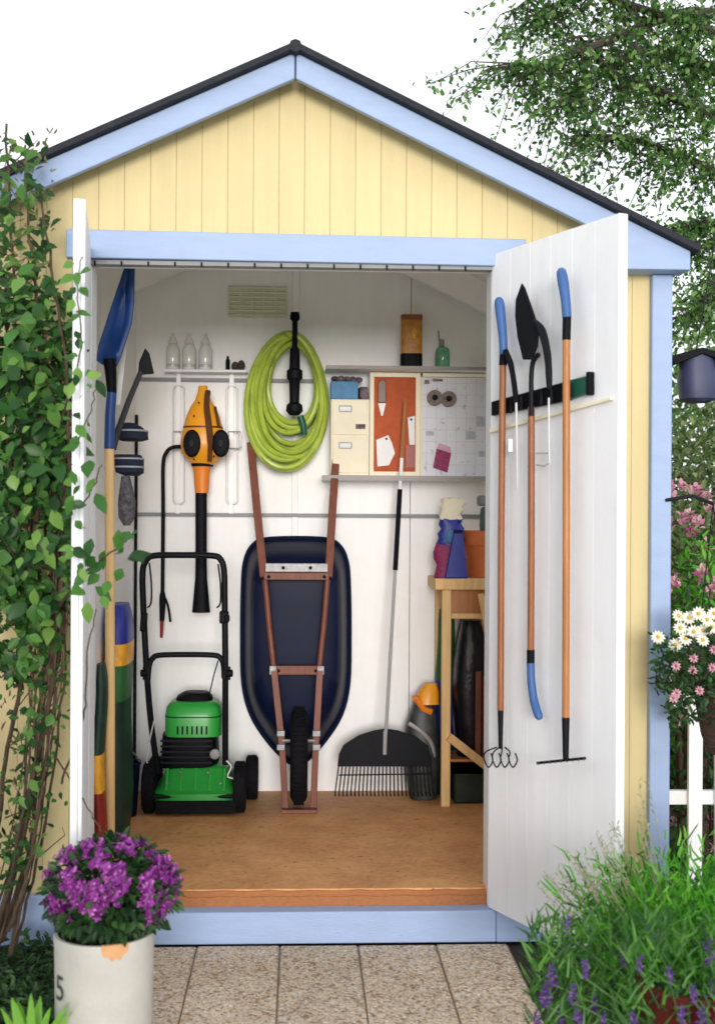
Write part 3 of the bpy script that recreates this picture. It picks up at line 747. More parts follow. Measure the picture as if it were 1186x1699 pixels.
b = MB(); b.rings([(c.x, c.y, c.z + .001, hw, hw * .8), (c.x, c.y, c.z + (zt - c.z) * .26, hw, hw * .8)], 24, 5); part('dark_band', b, black, tin)
b = MB(); b.rings([(c.x, c.y, c.z + (zt - c.z) * .262, hw * .985, hw * .79), (c.x, c.y, c.z + (zt - c.z) * .9, hw * .985, hw * .79)], 24, 5); part('body', b, amber, tin)
b = MB(); b.rings([(c.x, c.y, c.z + (zt - c.z) * .902, hw, hw * .8), (c.x, c.y, zt, hw, hw * .8)], 24, 5); part('lid', b, brownwood, tin)
b = MB(); b.rings([(c.x + .008, c.y - hw * .80, c.z + .12, .006, .002), (c.x + .008, c.y - hw * .80, c.z + .15, .010, .002), (c.x + .008, c.y - hw * .80, c.z + .165, .004, .002)], 10, 2); part('print_mark', b, sackyellow, tin)
c = P(734, 607, YS + .04); c.z = zs_up
gj = thing('green_jar', 'small green glass bottle with grey spout on the upper shelf', 'bottle', c)
b = MB(); b.lathe([(.028, .001), (.031, .006), (.031, .07), (.026, .085), (.012, .092)], c, 18); part('body', b, greenglass, gj)
b = MB(); b.lathe([(.011, .093), (.012, .10), (.012, .12), (.009, .124)], c + Vector((-.005, 0, 0)), 12); part('cap', b, greystrip, gj)
b = MB(); b.tube([c + Vector((-.015, 0, .115)), c + Vector((-.019, 0, .16))], .0035, 6); part('spout', b, greystrip, gj)
# drawer box
A = P(549, 662, YS); B = P(612, 788, YS)
db = thing('drawer_box', 'cream two-drawer card filing box on the lower shelf', 'box', ((A.x + B.x) / 2, YS + .05, zs_lo))
b = MB(); b.box(A.x, B.x, YS, YS + .12, zs_lo + .0008, A.z); part('case', b, cream, db, bevel=.003)
for (y0, y1) in ((664, 722), (725, 785)):
    q = MB(); a1 = P(552, y0, YS); b1 = P(609, y1, YS); q.box(a1.x, b1.x, YS - .007, YS - .0005, b1.z, a1.z); dr = part('drawer', q, cream, db, bevel=.002)
    cc = P(573, y0 + 14, YS - .01)
    q = MB(); q.tube(rounded([cc + Vector((dx, 0, dz)) for dx, dz in ((-.026, .012), (.026, .012), (.026, -.012), (-.026, -.012))], .004), .0022, 6, closed=True); part('label_holder', q, steel, dr)
    q = MB(); q.box(cc.x - .022, cc.x + .022, cc.y + .0, cc.y + .002, cc.z - .009, cc.z + .009); part('label_card', q, paper, dr)
q = MB(); q.box(P(590, 700, YS).x, P(606, 700, YS).x, YS - .0085, YS - .0072, P(600, 712, YS).z, P(600, 704, YS).z); part('scribble_tag', q, purplecard, db)
zt = A.z
A = P(549, 632, YS); B = P(594, 661, YS)
tag(part('blue_box', MB().box(A.x, B.x, YS + .004, YS + .10, zt + .001, A.z), bluecard, bevel=.003), 'small blue card box on top of the drawer box', 'box')
zt2 = A.z
A = P(587, 612, YS); B = P(612, 661, YS)
b = MB(); b.obox((P(603, 645, YS).x, YS + .05, zt + .028), (.036, .08, .054), Matrix.Rotation(R(4), 3, 'Z')); tag(part('patterned_packet', b, purplecard, bevel=.004), 'dark patterned packet beside the blue box on the drawers', 'packet')
b = MB()
for k in range(5): b.ball((P(556 + k * 10, 622, YS).x, YS + .05 + rnd.uniform(-.02, .02), zt2 + .012), .018, .02, .0125 + .003 * (k % 2), 10, 6)
tag(part('glove_bundle', b, purplecard), 'bundle of dark patterned gloves heaped on the blue box', 'gloves')
# pinboard
YP = 1.36
A = P(613, 618, YP); B = P(698, 789, YP)
pb = thing('pinboard', 'rust red felt pinboard in a cream frame above the lower shelf', 'pinboard', ((A.x + B.x) / 2, YP, B.z))
b = MB(); b.box(P(620, 700, YP).x, P(689, 700, YP).x, YP, YP + .012, zs_lo + .02, P(650, 626, YP).z); part('felt', b, rust, pb)
zt_f = P(650, 626, YP).z
fr = cream
xa, xb = P(613, 700, YP).x, P(697, 700, YP).x
x1, x2 = P(620, 700, YP).x, P(689, 700, YP).x
for bx in ((xa, x1, zs_lo + .001, zt_f + .02), (x2, xb, zs_lo + .001, zt_f + .02), (x1, x2, zs_lo + .001, zs_lo + .0195), (x1, x2, zt_f + .0005, zt_f + .02)):
    b = MB(); b.box(bx[0], bx[1], YP - .008, YP + .013, bx[2], bx[3]); part('frame_bar', b, fr, pb, bevel=.001)
def flat(name, pts, Y, th, m, parent=None, **k):
    b = MB(); b.slab([P(x, y, Y) for x, y in pts], (0, -th, 0)); return part(name, b, m, parent, **k)
pk = [thing('pinned_brush', 'small brown brush with white tip pinned at the top of the pinboard', 'brush', P(633, 690, YP - .012))]
flat('handle', [(627, 636), (631, 631), (637, 631), (640, 636), (640, 668), (627, 668)], YP - .002, .008, dst, pk[0], bevel=.002)
flat('tip', [(627, 669), (640, 669), (635, 690), (632, 690)], YP - .002, .006, paper, pk[0], bevel=.001)
q = thing('pinned_note', 'crumpled white paper note pinned low on the red pinboard', 'note', P(640, 772, YP - .01))
flat('sheet', [(624, 730), (644, 722), (650, 735), (655, 752), (645, 772), (626, 774)], YP - .002, .004, paper, q)
flat('fold', [(628, 738), (641, 727), (646, 745), (640, 766), (630, 764)], YP - .007, .002, paper, q)
part('pin', MB().ball(P(641, 728, YP - .012), .005, .005, .005, 8, 6), sackred, q)
q = thing('seed_packet', 'white and red seed packet pinned at the right of the pinboard', 'packet', P(683, 776, YP - .01))
flat('front', [(676, 693), (688, 690), (688, 738), (679, 738)], YP - .002, .003, paper, q)
part('pin', MB().ball(P(682, 696, YP - .01), .005, .005, .005, 8, 6), sackblue, q)
flat('base', [(673, 739), (688, 739), (688, 776), (673, 776)], YP - .002, .003, sackred, q)
# planner
A = P(701, 626, YP); B = P(812, 787, YP)
pl = thing('wall_planner', 'white gridded wall planner with pinned bits right of the pinboard', 'planner', ((A.x + B.x) / 2, YP, zs_lo))
b = MB(); b.box(A.x, .97, YP, YP + .008, zs_lo + .0015, A.z); part('sheet', b, plannerm, pl)
b = MB(); b.box(xb + .001, A.x - .001, YP - .006, YP + .01, zs_lo + .0015, A.z + .02); part('side_bar', b, cream, pl)
b = MB(); b.box(xb + .001, .97, YP - .006, YP + .01, A.z + .002, A.z + .018); part('top_bar', b, cream, pl)
q = thing('twine_rolls', 'pair of round grey-brown twine rolls pinned on the planner', 'twine', P(732, 682, YP - .02))
tw = mat('grey_twine', (.20, .16, .15), .9, .5, 80, .8, 200)
for px, py, r in ((721, 660, 13), (744, 662, 13)):
    c = P(px, py, YP - .012); b = MB()
    b.lathe([(sz(r, YP) * .5, -.011), (sz(r, YP), -.008), (sz(r, YP), .008), (sz(r, YP) * .5, .011)], c, 18, Matrix.Rotation(R(90), 3, 'X')); part('roll', b, tw, q)
    b = MB(); b.lathe([(sz(5, YP), -.001), (sz(5, YP), .0135)], c, 12, Matrix.Rotation(R(90), 3, 'X')); part('core', b, black, q)
q = thing('magenta_card', 'tilted magenta seed card pinned low on the planner', 'card', P(734, 786, YP - .01))
flat('card', [(724, 744), (748, 752), (742, 784), (718, 776)], YP - .002, .003, magenta, q)
flat('flap', [(728, 735), (747, 742), (748, 751), (725, 743)], YP - .002, .003, mat('pale_pink_card', (.62, .36, .48), .7), q)
for x0, y0, ww, hh in ((704, 630, 8, 7), (718, 628, 16, 5), (790, 690, 14, 18), (772, 715, 16, 14), (706, 715, 14, 8), (794, 748, 14, 10)):
    flat('pinned_scrap', [(x0, y0), (x0 + ww, y0 + 1), (x0 + ww, y0 + hh), (x0, y0 + hh)], YP - .0005, .0015, tw if hh < 8 else mat('grey_print', (.46, .47, .54), .8, .2, 60), pl)

# ================================================================== wheelbarrow
wb = thing('wheelbarrow', 'navy wheelbarrow stood on end against the rear wall, red wooden frame outward', 'wheelbarrow', (P(494, 1335, 1.1).x, 1.12, 0))
rim = [(448, 893), (534, 893), (562, 903), (576, 930), (580, 975), (581, 1060), (579, 1135), (567, 1186), (541, 1228), (510, 1262), (492, 1268), (474, 1262), (442, 1228), (416, 1186), (403, 1135), (401, 1060), (402, 975), (406, 930), (420, 903)]
cxy = (491, 1030)
def ringpts(kx, ky, Y, ox=0, oy=0):
    q = [P(cxy[0] + (x - cxy[0]) * kx + ox, cxy[1] + (y - cxy[1]) * ky + oy, 1.40) for x, y in rim]
    q = [Vector((v.x, Y, v.z)) for v in q]
    return smoothpath(q, 4, True)
lev = [(.90, .93, 1.425), (.985, .99, 1.425), (1, 1, 1.418), (1, 1, 1.405), (.965, .975, 1.398), (.945, .96, 1.385), (.90, .925, 1.34), (.85, .86, 1.27), (.80, .80, 1.22), (.74, .73, 1.195), (.62, .62, 1.185), (.3, .3, 1.182)]
b = MB(); vs = []; rr = [ringpts(*l) for l in lev]; nn = len(rr[0])
for r_ in rr: vs += r_
fs = []
for i in range(len(rr) - 1):
    for j in range(nn): fs.append((i * nn + j, i * nn + (j + 1) % nn, (i + 1) * nn + (j + 1) % nn, (i + 1) * nn + j))
fs.append(tuple(range((len(rr) - 1) * nn, len(rr) * nn)))
b.add(vs, fs); tub = part('tub', b, navy, wb)
b = MB(); b.tube([v + Vector((0, 0, 0)) for v in ringpts(.995, .998, 1.405)], .008, 8, closed=True); part('rolled_rim', b, navy, tub)
for side in (0, 1):
    L = [((416, 735), 1.34), ((426, 840), 1.24), ((438, 958), 1.135)] if side == 0 else [((559, 735), 1.34), ((552, 840), 1.24), ((545, 958), 1.135)]
    b = MB(); b.beam([P(x, y, Y) for (x, y), Y in L], sz(13, 1.2), .026); part('handle_shaft', b, redwood, wb, bevel=.003)
    L = [((440, 962), 1.142), ((447, 1040), 1.13), ((454, 1105), 1.12)] if side == 0 else [((543, 962), 1.142), ((537, 1040), 1.13), ((530, 1105), 1.12)]
    b = MB(); b.tube([P(x, y, Y) for (x, y), Y in L], .0115, 10); part('strut', b, redwood, wb)
    L = [((454, 1105), 1.105), ((462, 1180), 1.085), ((468, 1235), 1.08)] if side == 0 else [((531, 1105), 1.105), ((527, 1180), 1.085), ((524, 1235), 1.08)]
    b = MB(); b.beam([P(x, y, Y) for (x, y), Y in L], sz(11, 1.1), .022); part('fork', b, redwood, wb, bevel=.002)
    e = P(*L[-1][0], 1.08); f0 = P(474 if side == 0 else 520, 1300, 1.08); f0.z = .002
    b = MB(); b.beam([e, f0], sz(10.5, 1.1), .02); part('foot', b, redwood, wb, bevel=.002)
    for py in (1217, 1240):
        c = P(466 if side == 0 else 525, py, 1.062); b = MB(); b.box(c.x - .016, c.x + .016, 1.058, 1.069, c.z - .012, c.z + .012); part('bracket', b, steel, wb, bevel=.002)
    c = P(468 if side == 0 else 523, 1229, 1.07); s = 1 if side == 0 else -1
    b = MB(); b.tube([c, c + Vector((s * .05, 0, 0))], .007, 8); part('axle', b, steel, wb)
    c = P(453 if side == 0 else 532, 1112, 1.10); b = MB(); b.box(c.x - .014, c.x + .014, 1.092, 1.104, c.z - .018, c.z + .018); part('joint_plate', b, steel, wb, bevel=.002)
A = P(438, 962, 1.12); B = P(546, 950, 1.12)
b = MB(); b.box(A.x, B.x, 1.118, 1.142, A.z, B.z - .0005); part('cross_rail', b, redwood, wb, bevel=.002)
A = P(440, 949, 1.12); B = P(544, 935, 1.12)
b = MB(); b.box(A.x, B.x, 1.122, 1.136, A.z, B.z); part('metal_strap', b, steel, wb, bevel=.002)
A = P(453, 1120, 1.1); B = P(533, 1105, 1.1)
b = MB(); b.box(A.x, B.x, 1.105, 1.127, A.z, B.z); part('cross_rail', b, redwood, wb, bevel=.002)
for px, py in ((446, 957), (538, 957), (470, 942), (515, 942), (462, 1113), (524, 1113)):
    part('bolt', MB().ball(P(px, py, 1.116 if py < 1000 else 1.103), .007, .006, .007, 8, 6), blackm, wb)
xf0, xf1 = P(474, 1330, 1.08).x - .018, P(520, 1330, 1.08).x + .016
b = MB(); b.box(xf0, xf1, 1.03, 1.075, .001, .016); part('foot_bar', b, redwood, wb, bevel=.002)
cw = Vector((P(496, 1250, 1.1).x, 1.14, .212))
RW = .195
prof = []
b = MB(); vs = []; fs = []; n1, n2 = 40, 14
for i in range(n1):
    a = 2 * math.pi * i / n1
    for j in range(n2):
        q = 2 * math.pi * j / n2; rr_ = RW - .042 + .042 * math.cos(q)
        vs.append(cw + Vector((.036 * math.sin(q), math.cos(a) * rr_, math.sin(a) * rr_)))
for i in range(n1):
    for j in range(n2): fs.append((i * n2 + j, i * n2 + (j + 1) % n2, ((i + 1) % n1) * n2 + (j + 1) % n2, ((i + 1) % n1) * n2 + j))
b.add(vs, fs); wh = part('wheel', b, rubber, wb)
b = MB()
for k in range(60):
    a = 2 * math.pi * k / 60
    m_ = Matrix.Rotation(a, 3, 'X')
    b.obox(cw + m_ @ Vector((0, 0, RW - .001)), (.042, .009, .006), m_)
part('tread', b, rubber, wh)
b = MB(); b.lathe([(.11, -.014), (.112, 0), (.11, .014), (.03, .03), (.02, .04)], cw, 24, Matrix.Rotation(R(90), 3, 'Y')); part('rim', b, blackm, wh)

# ================================================================== lawn mower
MX0, MX1 = P(238, 1340, .98).x, P(408, 1340, .98).x
mw = thing('lawn_mower', 'green and black push lawn mower with upright black handle', 'lawn mower', ((MX0 + MX1) / 2, 1.1, 0))
YM = .985
def bx(name, px0, px1, py0, py1, Y, dep, m, bev=.006, parent=mw):
    return part(name, box_px(px0, px1, py0, py1, Y, dep), m, parent, bevel=bev)
A = P(258, 1325, YM + .03); B = P(388, 1325, YM + .03)
z0 = .055; z1 = .15
b = MB(); b.rings([((A.x + B.x) / 2, 1.19, .05, (B.x - A.x) / 2 + .016, .185), ((A.x + B.x) / 2, 1.19, .085, (B.x - A.x) / 2 + .016, .185), ((A.x + B.x) / 2, 1.20, .10, (B.x - A.x) / 2 - .004, .16), ((A.x + B.x) / 2, 1.21, .165, (B.x - A.x) / 2 - .03, .12), ((A.x + B.x) / 2, 1.21, .18, (B.x - A.x) / 2 - .06, .09)], 32, 5); dk = part('deck', b, green, mw)
for k in range(5):
    xx = A.x + .04 + k * (B.x - A.x - .08) / 4
    b = MB(); b.obox((xx, 1.065, .132), (.012, .10, .006), Matrix.Rotation(R(50), 3, 'X')); part('rib', b, green, dk, bevel=.002)
b = MB(); b.box(P(258, 1340, YM).x, P(392, 1340, YM).x, YM, YM + .014, .012, .062); part('rear_flap', b, rubber, mw, bevel=.003)
b = MB(); b.tube([(P(245, 1340, YM).x, YM + .03, .075), (P(400, 1340, YM).x, YM + .03, .075)], .009, 8); part('rear_axle', b, blackm, mw)
def wheel(x, y, r, wd):
    b = MB(); b.lathe([(r * .55, -wd / 2), (r * .93, -wd / 2), (r, -wd * .3), (r, wd * .3), (r * .93, wd / 2), (r * .55, wd / 2)], (x, y, r + .001), 28, Matrix.Rotation(R(90), 3, 'Y')); o = part('wheel', b, rubber, mw)
    b = MB(); b.lathe([(r * .54, -wd * .46), (r * .5, -wd * .52), (r * .2, -wd * .40), (r * .2, wd * .4), (r * .5, wd * .52), (r * .54, wd * .46)], (x, y, r + .001), 20, Matrix.Rotation(R(90), 3, 'Y')); part('hub', b, black, o)
    b = MB()
    for k in range(26):
        m_ = Matrix.Rotation(2 * math.pi * k / 26, 3, 'X'); b.obox(Vector((x, y, r + .001)) + m_ @ Vector((0, 0, r)), (wd * .8, .006, .004), m_)
    part('tread', b, rubber, o)
wheel(P(248, 1340, YM + .08).x, YM + .085, .10, .046)
wheel(P(398, 1340, YM + .08).x, YM + .085, .10, .046)
wheel(P(258, 1330, 1.33).x - .0, 1.33, .085, .045)
wheel(P(418, 1330, 1.30).x, 1.30, .09, .05)
b = MB(); b.tube([(P(400, 1320, 1.3).x, 1.30, .09), (P(418, 1330, 1.30).x, 1.30, .09)], .012, 8); part('front_axle', b, green, mw)
b = MB(); ec = P(316, 1240, 1.18)
b.rings([(ec.x, 1.2, .165, sz(46, 1.18), .10), (ec.x, 1.2, .19, sz(47, 1.18), .105), (ec.x, 1.2, P(316, 1222, 1.1).z, sz(45, 1.18), .10)], 28, 4); eng = part('engine_block', b, black, mw)
for k in range(5):
    zz = .19 + k * .022
    b = MB(); b.box(ec.x - sz(45, 1.18), ec.x + sz(38, 1.18), 1.088, 1.0945, zz, zz + .008); part('cooling_fin', b, blackm, eng)
zc0 = P(320, 1221, 1.12).z; zc1 = P(320, 1166, 1.12).z; xc_ = P(321, 1200, 1.14).x; hw = sz(47, 1.12)
b = MB(); b.rings([(xc_, 1.2, zc0, hw, .115), (xc_, 1.2, zc0 + (zc1 - zc0) * .6, hw * 1.0, .115), (xc_, 1.2, zc0 + (zc1 - zc0) * .85, hw * .95, .108), (xc_, 1.2, zc1, hw * .78, .088), (xc_, 1.2, zc1 + .006, hw * .5, .06)], 32, 4.5); part('engine_cowl', b, green, mw)
b = MB(); b.rings([(xc_, 1.2, zc1 + .002, hw * .66, .075), (xc_, 1.2, zc1 + .018, hw * .62, .07), (xc_ + .005, 1.2, zc1 + .034, hw * .42, .05)], 24, 3); part('starter_cap', b, black, mw)
for k in range(7):
    xx = xc_ - hw * .5 + k * hw / 6
    part('air_slot', MB().box(xx - .0035, xx + .0035, 1.083, 1.0865, zc0 + .012, zc0 + .045), black, mw, bevel=.001)
part('seam', MB().rings([(xc_, 1.2, zc0 + (zc1 - zc0) * .58, hw * 1.006, .1165), (xc_, 1.2, zc0 + (zc1 - zc0) * .61, hw * 1.006, .1165)], 32, 4.5), black, mw)
for px, py in ((278, 1300), (366, 1300), (300, 1282), (345, 1282)):
    part('bolt', MB().ball(P(px, py, 1.055), .007, .006, .007, 8, 6), steel, mw)
b = MB(); b.lathe([(.018, 0), (.02, .004), (.02, .02), (.014, .024)], P(357, 1250, 1.08), 14, Matrix.Rotation(R(90), 3, 'X')); part('fuel_cap', b, greystrip, mw)
YHd = 1.03
hp = [(262, 1282), (250, 1190), (243, 1100), (238, 1000), (237, 950), (243, 930), (256, 922), (300, 921), (352, 922), (366, 928), (372, 948), (373, 1000), (374, 1100), (374, 1200), (374, 1268)]
pts = [P(x, y, YHd + .10 * max(0, (y - 1100) / 180)) for x, y in hp]
b = MB(); b.tube(smoothpath(pts, 5), .0125, 10); part('handle_frame', b, blackm, mw)
b = MB(); b.tube(smoothpath([P(x, y, YHd + .005) for x, y in ((246, 1128), (248, 1104), (254, 1092), (266, 1087), (310, 1086), (354, 1087), (366, 1092), (371, 1104), (372, 1125))], 4), .011, 10); part('cross_bar', b, blackm, mw)
for px, py in ((240, 1117), (380, 1117)):
    s = -1 if px < 300 else 1
    b = MB(); b.lathe([(.006, -.014), (.014, -.012), (.016, 0), (.014, .012), (.006, .014)], P(px + s * 1, py, YHd), 12, Matrix.Rotation(R(90), 3, 'Y')); b.box(P(px, py, YHd).x - .006, P(px, py, YHd).x + .006, YHd - .006, YHd + .006, P(px, py, YHd).z - .026, P(px, py, YHd).z + .026); part('wing_knob', b, black, mw)
b = MB(); b.obox(P(239, 1032, YHd), (.026, .034, .075), Matrix.Rotation(R(3), 3, 'Y')); part('lever_box', b, black, mw, bevel=.006)
b = MB(); b.obox(P(372, 1024, YHd), (.036, .036, .05)); b.obox(P(377, 1026, YHd - .01), (.02, .03, .028)); part('switch_box', b, black, mw, bevel=.006)
for a, b2 in (((248, 934), (251, 1000)), ((362, 936), (366, 1000))):
    b = MB(); b.tube(smoothpath([P(a[0], a[1], YHd - .02), P((a[0] + b2[0]) / 2 + 2, (a[1] + b2[1]) / 2, YHd - .03), P(b2[0], b2[1], YHd - .02), P(b2[0] - 6, b2[1] + 8, YHd - .01)], 3), .0035, 6); part('brake_bail', b, blackm, mw)
b = MB(); b.tube([P(346, 1158, 1.16), P(355, 1120, 1.06), P(362, 1096, 1.03)], .0028, 5); part('starter_cord', b, black, mw)
b = MB(); b.tube(smoothpath([P(x, y, 1.05) for x, y in ((256, 1196), (248, 1232), (244, 1262), (250, 1280))], 4), .003, 5); part('cable', b, wire, mw)
b = MB(); b.tube(smoothpath([P(x, y, 1.06) for x, y in ((376, 1262), (384, 1272), (378, 1288), (392, 1292))], 4), .0045, 6); part('fuel_line', b, aluminium, mw)

# ================================================================== leaf rake
lr = thing('leaf_rake', 'black fan leaf rake with slim silver handle leaning on the rear wall', 'rake', (P(638, 1318, 1.25).x, 1.25, 0))
def hpnt(y): t = (1235 - y) / (1235 - 660); return P(639 + (672 - 639) * t, y, 1.215 + .10 * t)
b = MB(); b.tube([hpnt(1250), hpnt(1100), hpnt(944)], .0068, 8); part('shaft', b, aluminium, lr)
b = MB(); b.tube([hpnt(946), hpnt(812)], .0105, 8); part('grip', b, black, lr)
b = MB(); b.tube([hpnt(813), hpnt(760)], .0078, 8); part('white_sleeve', b, paper, lr)
b = MB(); b.tube([hpnt(760), hpnt(662)], [.0075, .0068], 8); part('pole_end', b, orangewood, lr)
fan = [(640, 1209), (660, 1212), (690, 1222), (710, 1238), (716, 1262), (716, 1272), (560, 1272), (562, 1252), (570, 1236), (595, 1220), (620, 1212)]
def fpt(x, y): return P(x, y, 1.235 - .02 * ((y - 1209) / 100))
b = MB(); b.slab([fpt(x, y) for x, y in fan], (0, .006, 0)); hd = part('head', b, black, lr, bevel=.002)
b = MB(); b.tube([P(639, 1212, 1.225), P(638, 1252, 1.214)], .009, 8); part('socket', b, aluminium, lr)
NT = 26
for k in range(NT):
    u = k / (NT - 1); xa = 562 + 152 * u; xb_ = 556 + 163 * u
    A = fpt(xa, 1270); B = fpt(xb_, 1314); B.z = max(B.z, .012)
    b = MB(); b.beam([A, B, Vector((B.x, B.y - .02, max(.004, B.z - .012)))], .0055, .004); part('tine', b, black, lr)
b = MB(); A = fpt(562, 1286); B = fpt(717, 1284); b.tube([A, B], .003, 5); part('tine_bar', b, black, lr)

# ================================================================== bench at the right
YBn = 1.13
A = P(722, 960, YBn); B = P(812, 979, YBn)
bn = thing('work_bench', 'raw pine work bench in the right rear corner of the shed', 'bench', ((A.x + 1.02) / 2, 1.3, 0))
ZB0, ZB1 = B.z, A.z
for k in range(3):
    y0 = YBn + k * .10
    b = MB(); b.box(A.x, 1.04, y0 + .001, y0 + .099, ZB0, ZB1); part('top_plank', b, pine, bn, bevel=.003)
lx0, lx1 = P(733, 1100, YBn + .01).x, P(748, 1100, YBn + .01).x
for x0, x1 in ((lx0, lx1), (.98, 1.02)):
    for y0 in (YBn + .012, YBn + .25):
        b = MB(); b.box(x0, x1, y0, y0 + .038, 0, ZB0 - .0006); part('leg', b, lightpine, bn, bevel=.003)
zA = P(760, 1018, YBn).z
b = MB(); b.box(lx1 + .0005, .9795, YBn + .02, YBn + .042, zA, ZB0 - .0006); part('apron', b, orangewood, bn, bevel=.002)
b = MB(); b.box(lx1 + .0005, .9795, YBn + .012, YBn + .019, P(765, 1027, YBn).z, P(765, 1018, YBn).z); part('apron_lip', b, pine, bn, bevel=.001)
b = MB(); b.beam([P(797, 985, YBn + .002), P(814, 1075, YBn + .002)], .026, .02); part('brace', b, lightpine, bn, bevel=.002)
b = MB(); b.beam([P(744, 1222, YBn), P(828, 1288, YBn)], .034, .022); part('brace', b, pine, bn, bevel=.002)
b = MB(); b.box(lx1 + .0005, .9795, YBn + .03, YBn + .24, P(765, 1262, YBn).z - .012, P(765, 1262, YBn).z); part('lower_shelf', b, orangewood, bn, bevel=.002)
zl = P(765, 1262, YBn).z
b = MB(); b.box(lx1 + .0005, .9795, YBn + .0295, YBn + .032 - .0025 + .0, zl - .06, zl - .0125); part('stretcher', b, orangewood, bn)
# under the bench
def sack(name, x0, x1, y0, y1, z0, z1, bands, lab, cat='sack', pw=3.2, bulge=.12):
    cx, cy = (x0 + x1) / 2, (y0 + y1) / 2; rx, ry = (x1 - x0) / 2, (y1 - y0) / 2
    t = thing(name, lab, cat, (cx, cy, z0))
    for nm, a, b2, m in bands:
        rs = []
        for k in range(7):
            u = a + (b2 - a) * k / 6
            w_ = (1 - bulge) + bulge * math.sin(math.pi * min(1, max(0, u))) ** .6
            if u > .93: w_ *= 1 - (u - .93) * 3
            rs.append((cx + .006 * math.sin(u * 9), cy, z0 + (z1 - z0) * u, rx * w_, ry * w_))
        b_ = MB(); b_.rings(rs, 24, pw); part(nm, b_, m, t)
    return t
plasticbag = mat('black_sacking', (.006, .007, .012), .3, .5, 25, 1, 30)
A = P(751, 1030, 1.2); B = P(797, 1258, 1.2)
sack('rubbish_sack', A.x + .01, B.x + .03, 1.17, 1.36, zl + .001, A.z, [('body', 0, 1, plasticbag)], 'crinkled black plastic sack under the work bench', pw=2.6, bulge=.25)
b = MB()
bd = thing('offcut_boards', 'red-brown timber offcuts standing on the bench shelf', 'timber', (.80, 1.19, zl))
for k in range(3):
    x0 = P(788, 1200, 1.17).x + k * .03
    b = MB(); b.box(x0, x0 + .024, 1.163, 1.185, zl + .001, zl + .36 - k * .02); part('board', b, redwood, bd, bevel=.002)
b = MB(); b.box(lx1 + .02, .95, YBn + .06, YBn + .30, .001, .19); tag(part('storage_crate', b, mat('dark_crate', (.008, .02, .01), .6, .4, 20), bevel=.01), 'dark green crate on the floor under the bench', 'crate')
sack('bag_of_lawn_seed', P(722, 1200, 1.38).x, P(752, 1200, 1.38).x, 1.345, 1.425, .001, P(737, 1010, 1.38).z, [('lower', 0, .30, sackdark), ('middle', .3005, .62, sackblue), ('upper', .6205, 1, cutgrass)], 'tall green and blue sack standing behind the bench leg')
# engine tool beside it
tr = thing('hedge_trimmer', 'black and grey powered trimmer with orange top beside the bench leg', 'power tool', (P(700, 1320, 1.3).x, 1.30, 0))
xt = P(702, 1200, 1.3).x
b = MB(); b.rings([(xt, 1.32, .001, .055, .07), (xt, 1.32, .10, .075, .08), (xt - .005, 1.32, .30, .07, .075), (xt + .004, 1.32, .40, .045, .05)], 20, 3); part('housing', b, mat('trimmer_grey', (.03, .035, .035), .45, .7, 16), tr)
b = MB(); b.rings([(xt + .018, 1.31, .40, .05, .05), (xt + .022, 1.31, .45, .045, .045), (xt + .032, 1.31, .485, .026, .03)], 16, 3); part('fuel_tank', b, orange, tr)
b = MB(); b.tube([P(684, 1160, 1.27), P(690, 1158, 1.27), P(702, 1176, 1.27), P(716, 1182, 1.27)], .014, 8); part('rear_handle', b, orange2, tr)
b = MB(); b.tube(smoothpath([P(678, 1200, 1.25), P(700, 1215, 1.24), P(716, 1235, 1.25), P(720, 1262, 1.26)], 4), .009, 8); part('guard', b, aluminium, tr)
# on the bench
zb = ZB1
b = MB(); c = P(742, 930, YBn + .07)
fp = thing('fertiliser_packet', 'crumpled blue, white and magenta fertiliser packet on the bench', 'packet', (c.x, c.y, zb))
A = P(724, 920, YBn + .07).x; B = P(766, 920, YBn + .07).x; cx = (A + B) / 2; rx = (B - A) / 2
H = P(765, 828, YBn + .07).z - zb
def pk_ring(u, k=1): return (cx + .02 * (u - .3) + .004 * math.sin(u * 14), YBn + .08, zb + .001 + H * u, rx * k * (1 + .12 * math.sin(u * 6)), .035 * (1 - .45 * u))
for nm, a, b2, m in (('lower', 0, .42, magenta), ('middle', .421, .74, sackblue), ('top', .741, 1, cream)):
    b = MB(); b.rings([pk_ring(a + (b2 - a) * k / 5) for k in range(6)], 20, 3)
    for v in b.v: v += Vector((.006 * math.sin(v.z * 170 + v.x * 60), .005 * math.sin(v.z * 130 + v.x * 90), .004 * math.sin(v.x * 190)))
    part(nm, b, m, fp)
b = MB(); b.ball((cx + .004, YBn + .05, zb + H * .52), .024, .012, .03, 10, 6); part('label_patch', b, bluecard, fp)
bp_ = thing('blue_carton', 'dark blue tapering carton standing on the front of the bench', 'carton', (P(757, 920, YBn + .03).x, YBn + .03, zb))
x0, x1 = P(738, 920, YBn + .02).x, P(776, 920, YBn + .02).x; x2, x3 = P(752, 920, YBn + .02).x, P(767, 920, YBn + .02).x
zt = P(765, 884, YBn + .02).z
b = MB(); b.prism([(x0, zb + .001), (x1, zb + .001), (x3, zt), (x2, zt)], YBn + .012, YBn + .04); part('body', b, sackblue, bp_, bevel=.004)
b = MB(); b.prism([(x2, zt + .0005), (x3, zt + .0005), (x3, zt + .012), (x2, zt + .012)], YBn + .014, YBn + .038); part('cap', b, navy, bp_, bevel=.002)
fpot = thing('clay_flower_pot', 'orange terracotta flower pot at the right end of the bench', 'pot', (P(797, 920, YBn + .12).x, YBn + .13, zb))
cp = Vector((P(800, 920, YBn + .13).x, YBn + .13, zb)); hp_ = P(765, 880, YBn + .13).z - zb
b = MB(); b.lathe([(.062, .001), (.085, hp_ * .70)], cp, 28); part('body', b, terracotta, fpot)
